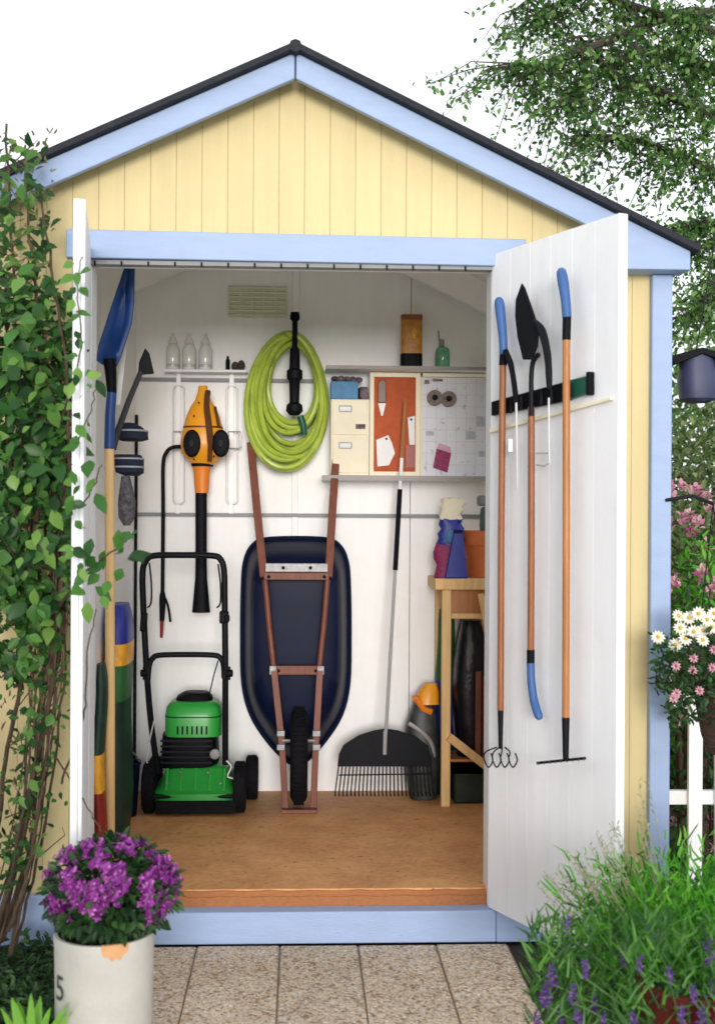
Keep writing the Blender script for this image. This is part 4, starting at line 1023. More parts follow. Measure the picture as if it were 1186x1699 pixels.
b = MB(); b.lathe([(.092, hp_ * .70), (.094, hp_), (.084, hp_), (.082, hp_ * .72)], cp, 28); part('rim', b, terracotta, fpot)
b = MB(); b.lathe([(.02, hp_ * .8), (.026, hp_ + .02), (.022, hp_ + .09), (.012, hp_ + .10)], cp + Vector((0.012, 0, 0)), 14)
sp = thing('spray_bottle', 'grey-green spray bottle standing in the terracotta pot', 'bottle', cp + Vector((.012, 0, hp_ * .8)))
part('body', b, mat('greygreen_plastic', (.10, .15, .13), .4, .2), sp)
b = MB(); b.obox(cp + Vector((.0, 0, hp_ + .125)), (.05, .03, .045)); part('spray_head', b, greystrip, sp, bevel=.012)

# ================================================================== left wall of the shed
sh = thing('snow_shovel', 'blue snow shovel with pale wooden handle standing blade up by the left door', 'shovel', P(183, 1430, .3))
YQ = .30
c0 = P(183, 1430, YQ); c0.z = .002
b = MB(); b.tube([c0, P(183, 1100, YQ), P(182, 735, YQ)], .0165, 12); part('handle', b, lightpine, sh)
b = MB(); b.tube([P(182, 745, YQ), P(183, 690, YQ), P(186, 648, YQ)], [.018, .0175, .016], 10); part('socket', b, shovelblue, sh)
b = MB(); b.tube([P(186, 652, YQ), P(184, 615, YQ), P(182, 596, YQ)], [.016, .020, .022], 10); part('neck', b, black, sh)
sc_o = [(160, 598), (164, 572), (186, 505), (208, 440), (219, 427), (222, 440), (221, 500), (217, 536), (200, 590), (190, 612), (178, 610)]
def sct(x, y): 
    u = (x - 160) / 62; v = (610 - y) / 183
    return P(x, y, .26 + .10 * u + .04 * math.sin(u * math.pi) * 1.0 - .03 * v)
# dished blade: fan from centre line
cl = [(184, 604), (196, 545), (207, 490), (214, 450)]
b = MB(); vs = [sct(*p) for p in sc_o]; n0 = len(vs)
ce = P(195, 530, .37)
vs.append(ce); mid = [ (v + ce) / 2 + Vector((0, .02, 0)) for v in vs[:n0]]; vs += mid
fs = []
for i in range(n0):
    j = (i + 1) % n0
    fs.append((i, j, n0 + 1 + j, n0 + 1 + i)); fs.append((n0 + 1 + i, n0 + 1 + j, n0))
b.add(vs, fs); bld = part('blade', b, shovelblue, sh)
sm = bld.modifiers.new('thick', 'SOLIDIFY'); sm.thickness = .006
b = MB(); b.tube([sct(222, 440), sct(221, 500), sct(217, 536), sct(200, 590), sct(190, 612)], .005, 6); part('blade_edge', b, shovelblue, bld)
# white slat and black edging trowel
b = MB(); b.beam([P(211, 540, .55), P(196, 672, .5)], .016, .006); tag(part('white_cane', b, paper), 'thin white cane leaning behind the blue shovel', 'cane')
et = thing('edging_hoe', 'dark hoe with triangular black blade leaning at the left wall', 'garden tool', P(176, 1300, .75))
b = MB(); b.slab([P(x, y, .72) for x, y in ((241, 577), (248, 586), (256, 620), (229, 622), (231, 600))], (0, .008, 0)); part('blade', b, blackm, et, bevel=.003)
b = MB(); b.tube([P(234, 617, .715), P(214, 665, .70), P(196, 715, .68), P(188, 745, .66)], [.010, .011, .012, .012], 8); part('handle', b, mat('dark_handle', (.03, .032, .045), .5), et)
# caps on hooks
capstripe = mat('grey_stripe', (.36, .38, .42), .8)
for k, (px, py, wd, ht) in enumerate(((221, 722, 25, 17), (214, 772, 24, 20))):
    Y = .80 - k * .05
    c = P(px, py, Y)
    cp_ = thing('navy_hat', ('upper navy hat with grey band hung on the left wall', 'lower navy striped hat hung on the left wall')[k], 'hat', c, 'hats on the left wall')
    rx = sz(wd, Y); rz = sz(ht * 2, Y)
    if k == 0:
        b = MB(); b.rings([(c.x - .004, c.y, c.z - rz * .28, rx * .72, .05), (c.x, c.y, c.z - rz * .2, rx, .075), (c.x, c.y, c.z + rz * .15, rx * .96, .075), (c.x - .01, c.y, c.z + rz * .42, rx * .72, .06), (c.x - .015, c.y, c.z + rz * .58, rx * .35, .03)], 20, 2.4); part('crown', b, navycloth, cp_)
        b = MB(); b.rings([(c.x, c.y, c.z + rz * .14, rx * 1.0, .079), (c.x, c.y, c.z + rz * .23, rx * .965, .077)], 20, 2.4); part('band', b, capstripe, cp_)
    else:
        b = MB(); b.rings([(c.x + .01, c.y, c.z - rz * .42, rx * .5, .05), (c.x + .004, c.y, c.z - rz * .3, rx * .92, .07), (c.x, c.y, c.z + rz * .2, rx * 1.0, .07), (c.x - .004, c.y, c.z + rz * .42, rx * .9, .065)], 20, 3); part('crown', b, navycloth, cp_)
        for q in (-.12, .22):
            b = MB(); b.rings([(c.x, c.y, c.z + rz * q, rx * 1.01, .0735), (c.x, c.y, c.z + rz * (q + .07), rx * 1.015, .0735)], 20, 3); part('band', b, capstripe, cp_)
# mesh bag below
Y = .72
b = MB(); A = P(200, 790, Y); B = P(222, 872, Y); cx = (A.x + B.x) / 2
mb_ = thing('net_bag', 'dark grey net bag hanging under the navy hats', 'bag', (cx, Y, B.z))
b.rings([(cx, Y, B.z, .012, .02), (cx, Y, B.z + .03, .03, .04), (cx, Y, (A.z + B.z) / 2, .032, .045), (cx - .005, Y, A.z, .016, .02)], 16, 2.4); part('sack', b, mat('grey_net', (.11, .105, .12), .9, .7, 60, .8, 120), mb_)
b = MB(); b.tube([(cx - .005, Y, A.z), (cx - .012, Y, A.z + .06)], .004, 6); part('drawstring', b, black, mb_)
# sacks on the floor
sack('compost_sack', P(186, 1200, .62).x - .03, P(222, 1200, .75).x, .52, .82, .002, P(200, 1002, .65).z, [('lower', 0, .60, sackdark), ('middle', .601, .75, cutgrass), ('yellow_band', .751, .84, sackyellow), ('upper', .841, 1, sackblue)], 'tall sack printed blue, yellow and dark green on the left wall', bulge=.2)
sack('red_sack', P(158, 1200, .19).x, P(176, 1200, .19).x, .13, .24, -.001 + .003, P(170, 1100, .2).z, [('lower', 0, .40, sackred), ('middle', .401, .58, sackyellow), ('upper', .581, 1, sackdark)], 'narrow red, orange and dark green sack just inside the left door', pw=3)
bk = thing('navy_bucket', 'navy bucket on the floor in the left rear corner', 'bucket', (P(216, 1200, 1.0).x - .01, 1.02, 0))
bc = Vector((P(212, 1200, 1.0).x - .01, 1.02, 0))
b = MB(); b.lathe([(.045, .001), (.058, .20), (.062, .205), (.062, .215), (.055, .212), (.044, .02)], bc, 22); part('pail', b, navy, bk)
b = MB(); b.tube(smoothpath([bc + Vector((-.06, 0, .205)), bc + Vector((-.03, -.04, .26)), bc + Vector((.03, -.04, .26)), bc + Vector((.06, 0, .205))], 5), .0035, 6); part('bail', b, steel, bk)

# ================================================================== climbing plant at the left
vn = thing('climbing_vine', 'tall leafy green climber covering the left front wall of the shed', 'climber', (-.86, -.30, GZ))
vo = ORG[vn.name]
vr = random.Random(21)
stems = [
    [(-10, 1575, -.40), (25, 1440, -.36), (60, 1280, -.33), (85, 1130, -.32), (95, 980, -.32), (98, 840, -.34)],
    [(0, 1545, -.36), (35, 1400, -.32), (70, 1230, -.30), (100, 1060, -.30), (108, 900, -.33), (100, 760, -.36)],
    [(8, 1560, -.30), (50, 1400, -.24), (62, 1240, -.22), (72, 1080, -.25), (64, 900, -.28), (58, 700, -.32)],
    [(-30, 1500, -.34), (-6, 1380, -.30), (15, 1240, -.26), (40, 1080, -.25), (46, 900, -.28), (36, 700, -.3), (24, 480, -.3), (10, 205, -.28)],
    [(15, 1545, -.40), (45, 1460, -.40), (60, 1380, -.40), (70, 1300, -.36), (80, 1200, -.33), (84, 1050, -.33)],
    [(80, 1130, -.32), (104, 960, -.34), (118, 800, -.36), (108, 620, -.36), (92, 470, -.32), (70, 330, -.28)],
    [(60, 900, -.3), (70, 700, -.32), (60, 500, -.30), (48, 380, -.28), (40, 240, -.26)],
    [(30, 900, -.28), (10, 700, -.3), (-10, 500, -.3)],
    [(95, 1010, -.36), (130, 960, -.52), (165, 930, -.66), (200, 905, -.70), (222, 885, -.70)],
    [(100, 1300, -.36), (128, 1215, -.5), (140, 1170, -.6), (150, 1080, -.68), (158, 1010, -.70)],
    [(90, 1255, -.36), (120, 1300, -.55), (150, 1350, -.64), (168, 1380, -.68)],
    [(100, 700, -.42), (118, 640, -.60), (132, 560, -.70), (128, 470, -.70), (136, 425, -.70)],
    [(104, 760, -.42), (124, 740, -.62), (150, 690, -.70), (158, 640, -.70)],
    [(105, 830, -.4), (135, 840, -.6), (160, 800, -.68), (168, 770, -.68)],
]
for k in range(12):
    x0 = vr.uniform(-25, 40); x1 = vr.uniform(30, 112); m1 = vr.uniform(.4, .7)
    stems.append([(x0 - 10, 1570 + vr.uniform(-20, 20), vr.uniform(-.42, -.26)), (x0 + (x1 - x0) * .45, 1400, vr.uniform(-.38, -.24)), (x0 + (x1 - x0) * .8, 1230, vr.uniform(-.36, -.24)), (x1, 1060, vr.uniform(-.36, -.26)), (x1 + vr.uniform(-10, 8), 900, vr.uniform(-.36, -.28)), (x1 + vr.uniform(-20, 6), 780, -.32)])
rad = [.009, .010, .008, .008, .006, .007, .007, .007, .004, .0035, .0028, .0028, .0028, .003] + [vr.uniform(.0022, .005) for _ in range(12)]
for s_, r_ in zip(stems, rad):
    pts = smoothpath([P(x + vr.uniform(-3, 3), y, Y) for x, y, Y in s_], 6)
    for p in pts: p += Vector((vr.uniform(-.004, .004), vr.uniform(-.004, .004), 0))
    rs = [r_ * (1 - .55 * i / len(pts)) for i in range(len(pts))]
    b = MB(); b.tube(pts, rs, 7); part('stem', b, stem, vn)
b = MB()
for k in range(70):                                   # thin side twigs
    x0 = vr.uniform(-5, 108); y0 = vr.choice([vr.uniform(230, 900), vr.uniform(820, 1450)])
    if y0 < 520: x0 = vr.uniform(-5, 55)
    if y0 > 1000: x0 = vr.uniform(0, 70 + (1450 - y0) * .08)
    A = P(x0, y0, vr.uniform(-.36, -.26)); q = A + Vector((vr.uniform(-.07, .07), vr.uniform(-.05, .03), vr.uniform(-.02, .10))); e = q + Vector((vr.uniform(-.05, .05), vr.uniform(-.03, .03), vr.uniform(-.03, .06)))
    b.tube([A, q, e], [.0022, .0015, .0008], 5)
tw_o = part('twigs', b, stem, vn, kind='stuff')
# density of foliage by height (picture rows) : (row, left, right, weight)
def vine_spot():
    while True:
        y = vr.uniform(225, 1130); x = vr.uniform(-25, 150)
        if y < 300: lim = 62; d = .16
        elif y < 460: lim = 86; d = .26
        elif y < 560: lim = 112; d = .62
        elif y < 900: lim = 128; d = .85
        elif y < 1010: lim = 118; d = .8
        else: lim = 100; d = .38
        if x < lim + vr.uniform(-14, 10) and vr.random() < d: return x, y
def leaf_mesh(name, L, Wd):
    m = MB(); cols = [(0, 0), (.18, .30), (.38, .5), (.62, .42), (.82, .22), (1, 0)]
    vs = []
    for t, wv in cols:
        z = -.18 * t * t * L
        vs += [(-wv * Wd, t * L, z + .22 * wv * Wd), (0, t * L, z), (wv * Wd, t * L, z + .22 * wv * Wd)]
    fs = []
    for i in range(5):
        fs += [(i * 3, i * 3 + 1, i * 3 + 4, i * 3 + 3), (i * 3 + 1, i * 3 + 2, i * 3 + 5, i * 3 + 4)]
    m.add(vs, fs)
    me = bpy.data.meshes.new(name); me.from_pydata([tuple(v) for v in m.v], [], m.f)
    me.polygons.foreach_set('use_smooth', [True] * len(me.polygons)); me.materials.append(vine_leaf); return me
lms = [leaf_mesh('leaf', .058, .036), leaf_mesh('leaf', .066, .034), leaf_mesh('leaf', .05, .04)]
def put_leaf(pos, sc_, hang=0.6):
    o = bpy.data.objects.new('leaf', vr.choice(lms)); C.objects.link(o); o.parent = vn; o.location = pos - vo
    d = Vector((vr.uniform(-1, 1), vr.uniform(-1.0, .2), vr.uniform(-1.2, .5) - hang * .3)).normalized()
    nrm = Vector((vr.uniform(-.5, .5), -1, vr.uniform(.1, .9)))
    s_ = d.cross(nrm).normalized(); n_ = s_.cross(d)
    o.rotation_euler = Matrix((s_, d, n_)).transposed().to_euler(); o.scale = (sc_,) * 3
for k in range(195):
    x, y = vine_spot(); put_leaf(P(x, y, vr.uniform(-.46, -.34)), vr.uniform(.45, 1.2) ** 1.1)
for x, y in ((205, 910), (190, 930), (215, 900), (178, 945), (168, 965), (185, 975), (155, 985), (200, 955), (222, 905), (150, 1010), (172, 1000), (145, 960), (160, 935), (195, 890), (148, 850), (160, 830), (140, 990), (212, 940), (225, 925), (150, 905), (162, 805), (152, 775), (176, 925)):
    put_leaf(P(x + vr.uniform(-4, 4), y - 12, -.70 + vr.uniform(-.04, .04)), vr.uniform(.7, 1.05))
for k in range(26):
    y = vr.uniform(1120, 1450); x = 88 - (y - 1120) * .17 + vr.uniform(-38, 22); put_leaf(P(x, y, vr.uniform(-.40, -.32)), vr.uniform(.4, .8))
for k in range(46):
    y = vr.uniform(430, 960); x = 118 + abs(vr.gauss(0, 1)) * 17; put_leaf(P(x, y, vr.uniform(-.76, -.66)), vr.uniform(.4, .85))
b = MB()
for k in range(2150):
    x, y = vine_spot()
    add_leaf(b, P(x, y, vr.uniform(-.38, -.14)), Vector((vr.uniform(-1, 1), vr.uniform(-1, .4), vr.uniform(-1.2, .6))), Vector((vr.uniform(-.6, .6), -1, vr.uniform(0, 1))), vr.uniform(.028, .055), vr.uniform(.018, .032))
for k in range(220):
    y = vr.uniform(1080, 1480); x = 84 - (y - 1100) * .19 + vr.gauss(0, 26)
    add_leaf(b, P(min(x, 112), y, vr.uniform(-.40, -.26)), Vector((vr.uniform(-1, 1), vr.uniform(-1, .4), vr.uniform(-1.2, .6))), Vector((vr.uniform(-.6, .6), -1, vr.uniform(0, 1))), vr.uniform(.018, .038), vr.uniform(.010, .02))
part('foliage', b, vine_mass, vn, fix=False, kind='stuff')
b = MB()
for k in range(240):
    y = vr.uniform(210, 480) if k < 130 else vr.uniform(1000, 1420); x = vr.uniform(-5, 90 if y < 480 else 60 + (1420 - y) * .1)
    add_leaf(b, P(x, y, vr.uniform(-.36, -.24)), Vector((vr.uniform(-1, 1), vr.uniform(-.6, .3), vr.uniform(-1, 1))), rdir(vr), vr.uniform(.014, .034), vr.uniform(.006, .014))
part('buds', b, vine_dry, vn, fix=False, kind='stuff')

# unseen hedge added at left to shade the climber's foot and the base board
hr_ = random.Random(4)
hd_ = thing('shade_hedge', 'dense dark green hedge added unseen at left to shade the climber', 'hedge', (-1.10, -1.55, GZ))
b = MB()
for k in range(2600):
    p = Vector((hr_.uniform(-1.6, -.74), hr_.uniform(-1.75, -1.35), GZ + hr_.uniform(0, .92) ** .8 * 1.0))
    add_leaf(b, p, rdir(hr_), rdir(hr_) + Vector((0, -.3, .8)), hr_.uniform(.035, .06), hr_.uniform(.022, .036))
part('foliage', b, darkleaf, hd_, fix=False, kind='stuff')
for k in range(4):
    b = MB(); b.tube([(-1.5 + k * .24, -1.55, GZ - .02), (-1.48 + k * .24, -1.56, .25), (-1.52 + k * .24, -1.55, .6)], [.014, .010, .005], 7); part('stem', b, stem, hd_)

# ================================================================== flower pot with the 5
YF = -.86
pc = P(173, 1699, YF); pc.z = GZ - .01
ptop = P(173, 1543, YF).z
prad = sz(82, YF)
fpz = thing('planter_pot', 'white painted pot with chipped clay rim and a figure 5, bottom left', 'flower pot', pc)
b = MB(); h = ptop - pc.z
b.lathe([(prad * .93, 0), (prad * .96, h * .4), (prad * .985, h * .88), (prad * 1.0, h * .98), (prad * .99, h), (prad * .92, h), (prad * .90, h * .9)], pc, 48); pot = part('body', b, potwhite, fpz)
b = MB()
aa = math.atan2(-1, .38)
cs = []
for i in range(17):
    a = aa - .27 + .54 * i / 16
    drop = .006 + .027 * math.sin(math.pi * i / 16) ** .45 + .004 * math.sin(i * 1.3)
    cs.append((a, drop))
vs = []; fs = []
for i, (a, dr_) in enumerate(cs):
    for rr_, zz in ((prad * 1.004, h + .002), (prad * 1.004, h - dr_), (prad * .93, h + .002)):
        vs.append(pc + Vector((math.cos(a) * rr_, math.sin(a) * rr_, zz)))
for i in range(16):
    q = i * 3; fs += [(q, q + 3, q + 4, q + 1), (q, q + 2, q + 5, q + 3)]
b.add(vs, fs); part('chipped_rim', b, chip, pot, fix=True)
b = MB(); b.lathe([(prad * .88, h * .93), (prad * .3, h * .95)], pc, 30); part('soil', b, soil, fpz)
cu = bpy.data.curves.new('five', 'FONT'); cu.body = '5'; cu.size = .085; cu.align_x = 'CENTER'; cu.resolution_u = 4
to = bpy.data.objects.new('five_tmp', cu); C.objects.link(to)
dg = bpy.context.evaluated_depsgraph_get(); me = bpy.data.meshes.new_from_object(to.evaluated_get(dg)); bpy.data.objects.remove(to)
bm = bmesh.new(); bm.from_mesh(me); bmesh.ops.triangulate(bm, faces=bm.faces); bmesh.ops.subdivide_edges(bm, edges=bm.edges, cuts=2)
a0 = math.radians(-139); zc = P(105, 1652, YF - .05).z - pc.z
for v in bm.verts:
    a = a0 + v.co.x / prad; zz = zc + v.co.y; rr_ = prad * 1.0 + .0015 + 0
    v.co = Vector((math.cos(a) * rr_, math.sin(a) * rr_, zz))
bm.to_mesh(me); bm.free(); me.name = 'number'; me.materials.clear(); me.materials.append(mat('grey_paint_number', (.06, .055, .055), .7, .3, 60))
no = bpy.data.objects.new('number', me); C.objects.link(no); no.parent = pot
# flowers in it
fl = thing('purple_flowers', 'mound of purple flowering plants with dark leaves in the white pot', 'flowers', pc + Vector((0, 0, h)))
fr_ = random.Random(5)
b = MB(); fcol = [MB() for _ in range(3)]
cen = P(186, 1470, YF); RX, RZ = sz(104, YF), sz(80, YF)
b_st = MB()
for k in range(1500):
    d = rdir(fr_); rr_ = fr_.uniform(.35, 1) ** .6
    p = cen + Vector((d.x * RX * rr_, d.y * RX * .85 * rr_, d.z * RZ * rr_ - .01))
    if p.z < ptop + .005 and (Vector((p.x - pc.x, p.y - pc.y)).length < prad * 1.05): p.z = ptop + .006
    add_leaf(b, p, (d + Vector((fr_.uniform(-.6, .6), fr_.uniform(-.6, .3), fr_.uniform(-.9, .4)))).normalized(), d + Vector((0, -.3, .5)), fr_.uniform(.022, .04), fr_.uniform(.012, .02))
part('leaves', b, darkleaf, fl, fix=False, kind='stuff')
heads = []
for k in range(112):
    d = rdir(fr_); d.y = -abs(d.y) if fr_.random() < .8 else d.y
    if d.z < -.55: d.z = -d.z * .3
    d.normalize()
    heads.append((cen + Vector((d.x * RX, d.y * RX * .86, d.z * RZ * .97)) * 1.0 , d))
for c, d in heads:
    b = MB()
    for q in range(fr_.randint(9, 15)):
        cc = c + rdir(fr_) * fr_.uniform(.003, .021)
        nrm = (d + rdir(fr_) * .5).normalized(); s_ = nrm.orthogonal().normalized()
        for m in range(4):
            dd = Matrix.Rotation(m * math.pi / 2 + fr_.random(), 3, nrm) @ s_
            add_leaf(b, cc, (dd + nrm * .25), nrm, fr_.uniform(.0075, .0115), .0075, .1)
    part('flower_head', b, magpetal, fl, fix=False)
for k in range(26):
    a = fr_.uniform(0, 6.28); A = pc + Vector((math.cos(a) * prad * .5, math.sin(a) * prad * .5, h * .95)); d = rdir(fr_); e = cen + Vector((d.x * RX * .8, d.y * RX * .7, abs(d.z) * RZ * .8))
    b_st.tube([A, (A + e) / 2 + Vector((0, 0, .02)), e], [.003, .0025, .0015], 5)
part('stems', b_st, mat('green_stem', (.04, .09, .025), .7), fl, kind='stuff')

# lime green plant, bottom left corner
lp = thing('lime_plant', 'bright lime green strappy plant in the bottom left corner', 'plant', P(50, 1770, -1.0))
lo_ = P(52, 1760, -1.0); lo_.z = GZ
tips = [(10, 1690), (30, 1660), (52, 1648), (68, 1652), (84, 1672), (20, 1655), (96, 1690), (112, 1668), (2, 1672), (60, 1670), (40, 1680), (120, 1678), (138, 1692), (78, 1690)]
for i, (x, y) in enumerate(tips):
    tip = P(x, y, -1.0 - .05 * (i % 3) + .05)
    mid = lo_.lerp(tip, .6) + Vector((0, 0, .04))
    b = MB(); sd = Vector((1, 0, 0)).lerp(Vector((.6, .7, 0)), (i % 4) / 4).normalized() * (.011 + .003 * (i % 2))
    vs = []
    for k in range(7):
        t = k / 6; p = lo_ * (1 - t) ** 2 + mid * 2 * t * (1 - t) + tip * t * t; w_ = math.sin(math.pi * (.12 + .88 * (1 - t) * .9 + .02)) ** .7 if t < 1 else .05
        w_ = max(.08, min(1, 1.5 * (1 - t) ** .6)) 
        vs += [p - sd * w_, p + Vector((0, .004, -.003)), p + sd * w_]
    fs = []
    for k in range(6): fs += [(k * 3, k * 3 + 1, k * 3 + 4, k * 3 + 3), (k * 3 + 1, k * 3 + 2, k * 3 + 5, k * 3 + 4)]
    b.add(vs, fs); part('leaf', b, lime, lp, fix=False)
# dark ground cover in the shade below the climber
b = MB()
for k in range(900):
    p = P(vr.uniform(-40, 92), vr.uniform(1575, 1720), vr.uniform(-.75, -.12)); p.z = GZ + vr.uniform(0, .07)
    add_leaf(b, p, Vector((vr.uniform(-1, 1), vr.uniform(-1, .3), vr.uniform(-.1, 1))), Vector((0, -.4, 1)), vr.uniform(.02, .045), vr.uniform(.01, .02))
o = part('ground_cover', b, darkleaf, fix=False, kind='stuff'); tag(o, 'dark leafy ground cover on the soil left of the pot', 'ground cover')

# ================================================================== lavender bush, bottom right
lvr = random.Random(9)
lv = thing('lavender_bush', 'bushy bright green lavender with violet flower spikes, bottom right corner', 'shrub', (1.0, -.88, GZ))
b = MB(); bs = MB(); bf = MB()
base = Vector((1.0, -.86, GZ))
for k in range(12000):
    a = lvr.uniform(0, 6.283); r0 = lvr.random() ** .5
    p0 = base + Vector((math.cos(a) * r0 * .15, math.sin(a) * r0 * .14, .02 + lvr.uniform(0, .2)))
    el = lvr.uniform(.15, 1.5); L = lvr.uniform(.20, .46) * (1 if el > .6 else .72)
    d = Vector((math.cos(a) * math.cos(el), math.sin(a) * math.cos(el), math.sin(el)))
    st = p0 + d * L * lvr.uniform(.25, .75)
    e = st + (d * .7 + Vector((lvr.uniform(-.8, .8), lvr.uniform(-.8, .4), lvr.uniform(-.5, .6)))) * lvr.uniform(.025, .055)
    m_ = st.lerp(e, .5) + Vector((lvr.uniform(-.01, .01), 0, lvr.uniform(0, .012)))
    if e.z < GZ + .01: continue
    add_blade(b, st, m_, e, lvr.uniform(.004, .0075))
part('foliage', b, lav_leaf, lv, fix=False, kind='stuff')
for k in range(90):                                  # woody and green stems
    a = lvr.uniform(0, 6.283); el = lvr.uniform(.5, 1.5); d = Vector((math.cos(a) * math.cos(el), math.sin(a) * math.cos(el) * .9, math.sin(el)))
    p0 = base + Vector((math.cos(a) * .06, math.sin(a) * .05, 0)); bs.tube([p0, p0 + d * .2, p0 + d * lvr.uniform(.3, .42) + Vector((0, 0, .02))], [.003, .0022, .0012], 5)
part('stems', bs, mat('lavender_stem', (.08, .16, .05), .7), lv, kind='stuff')
for k in range(50):                                  # pale dry stalks over the top and to the left
    x = lvr.uniform(885, 1075); y = 1540 - (x - 890) * 1.05 + lvr.uniform(-75, 70)
    tip = P(x, max(1225 if x > 1030 else 1370, y), lvr.uniform(-1.0, -.72)); st = base.lerp(tip, .45) + Vector((0, 0, -.02))
    bb = MB() if k == 0 else bb
    bb.tube([st, st.lerp(tip, .6) + Vector((0, 0, .015)), tip], [.0012, .001, .0008], 4)
    for q in range(7):
        pp = st.lerp(tip, 1 - q * .045); add_leaf(bb, pp, Vector((lvr.uniform(-1, 1), lvr.uniform(-.5, .5), .8)), rdir(lvr), lvr.uniform(.010, .018), .004)
part('dry_stalks', bb, straw, lv, fix=False, kind='stuff')
spots = [(1080, 1550), (1175, 1580), (950, 1650), (985, 1668), (1110, 1620), (1150, 1650), (930, 1690), (1165, 1690), (970, 1610), (1050, 1690), (905, 1655), (1130, 1685), (1062, 1600), (890, 1690), (960, 1695), (1035, 1590), (940, 1535), (1000, 1690), (1182, 1640), (915, 1620)]
for i, (x, y) in enumerate(spots):
    b = MB(); c = P(x, y, -1.08 - .04 * (i % 3) - (.13 if x > 1035 else 0)); fsz = lvr.uniform(.65, 1.3) 
    ax = Vector((lvr.uniform(-.3, .3), -.2, 1)).normalized()
    for q in range(26):
        t = q / 25; cc = c + ax * (t - .5) * .045 * fsz + rdir(lvr) * .004; ang = q * 2.4 + lvr.random()
        d = Matrix.Rotation(ang, 3, ax) @ ax.orthogonal().normalized()
        add_leaf(b, cc, d + ax * lvr.uniform(.2, .9), ax, lvr.uniform(.009, .016) * (1 - .4 * t) * fsz, .008 * fsz)
    sp_ = part('flower_spike', b, lavpetal, lv, fix=False)
    b = MB(); root = base + Vector((lvr.uniform(-.12, .12), -.1, .03)); b.tube([c - ax * .02, c.lerp(root, .4) + Vector((0, -.01, -.02)), root], .0018, 5); part('stalk', b, mat('stalk_green', (.10, .19, .07), .7) if i == 0 else MATS['stalk_green'], sp_)
# overhanging lower leaves
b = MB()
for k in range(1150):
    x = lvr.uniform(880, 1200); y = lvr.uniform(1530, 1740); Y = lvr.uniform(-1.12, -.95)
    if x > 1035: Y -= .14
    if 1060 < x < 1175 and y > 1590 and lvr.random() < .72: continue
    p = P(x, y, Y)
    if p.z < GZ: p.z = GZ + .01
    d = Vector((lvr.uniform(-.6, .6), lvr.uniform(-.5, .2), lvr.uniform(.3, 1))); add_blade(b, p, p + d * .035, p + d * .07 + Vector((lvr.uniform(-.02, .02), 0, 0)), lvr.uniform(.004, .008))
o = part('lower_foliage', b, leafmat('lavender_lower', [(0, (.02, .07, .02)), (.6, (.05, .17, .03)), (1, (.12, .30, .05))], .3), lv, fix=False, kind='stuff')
# dark red pot behind the flowers
rp = thing('red_pot', 'dark red glazed pot half hidden by the lavender at bottom right', 'flower pot', (.93, -1.05, GZ))
c = Vector((.93, -1.05, GZ - .01))
b = MB(); b.lathe([(.10, 0), (.125, .12), (.14, .24), (.148, .255), (.148, .275), (.135, .275), (.13, .24)], c, 36); part('body', b, potred, rp)
b = MB(); b.lathe([(.13, .25), (.03, .26)], c, 24); part('soil', b, soil, rp)

# ================================================================== daisies in a hanging planter at the right corner
YD = -.16
dp = thing('hanging_planter', 'brown basket planter hanging at the right corner post', 'planter', P(1182, 1245, YD))
c = P(1196, 1250, YD); R_ = sz(46, YD)
bz = P(1196, 1132, YD).z - c.z
brn = mat('brown_wicker', (.055, .032, .024), .85, .4, 40, .8, 120)
b = MB(); b.lathe([(R_ * .45, 0), (R_ * .72, bz * .25), (R_ * .95, bz * .7), (R_, bz * .96), (R_ * .97, bz), (R_ * .85, bz * .97)], c, 30); pbody = part('basket', b, brn, dp)
for k in range(5):
    u = .12 + k * .19; rr_ = R_ * (.45 + .58 * u ** .7); b = MB(); b.tube([c + Vector((math.cos(a) * rr_, math.sin(a) * rr_, bz * u)) for a in [2 * math.pi * i / 28 for i in range(28)]], .005, 6, closed=True); part('weave_band', b, brn, pbody)
for k in range(3):
    a = k * 2.09 + .5; b = MB(); b.tube([c + Vector((math.cos(a) * R_, math.sin(a) * R_, bz)), c + Vector((.01, .12, bz + .55))], .002, 5); part('chain', b, blackm, dp)
b = MB(); b.tube([Vector((XR - .02, -.028, c.z + bz + .56)), Vector((XR + .06, -.05, c.z + bz + .575)), c + Vector((.01, .12, bz + .55))], .006, 6); part('wall_bracket', b, blackm, dp)
ds = thing('daisy_plant', 'white daisies and pale pink blooms spilling over the hanging basket', 'flowers', c + Vector((0, 0, bz)))
dr = random.Random(17)
b = MB()
for k in range(900):
    x = dr.uniform(1085, 1210); y = dr.uniform(1050, 1195); 
    if y > 1150 and x < 1105: continue
    add_leaf(b, P(x, y, YD + dr.uniform(-.14, .08)), Vector((dr.uniform(-1, 1), dr.uniform(-1, .2), dr.uniform(-1, .6))), rdir(dr), dr.uniform(.02, .035), dr.uniform(.010, .017))
part('leaves', b, darkleaf, ds, fix=False, kind='stuff')
def daisy(x, y, Y, r, pm=whitepetal, cm=yelcentre, n=12):
    c = P(x, y, Y); nrm = Vector((dr.uniform(-.3, .3), -1, dr.uniform(.1, .7))).normalized(); s_ = nrm.orthogonal().normalized()
    b = MB()
    for m in range(n):
        d = Matrix.Rotation(m * 2 * math.pi / n, 3, nrm) @ s_
        add_leaf(b, c + d * r * .18, d, nrm, r * .85, r * .42, .06)
    o = part('daisy', b, pm, ds, fix=False)
    b = MB(); b.ball(c - nrm * -.002, r * .26, r * .26, r * .26, 8, 5); part('centre', b, cm, o)
pinkc = mat('pink_centre', (.35, .10, .14), .8)
for x, y in ((1091, 1057), (1128, 1042), (1142, 1025), (1158, 1018), (1172, 1028), (1150, 1048), (1136, 1060), (1166, 1046), (1180, 1040), (1125, 1022), (1184, 1018), (1120, 1070), (1165, 1062)):
    daisy(x, y, YD - .12 + dr.uniform(-.03, .05), sz(12, YD))
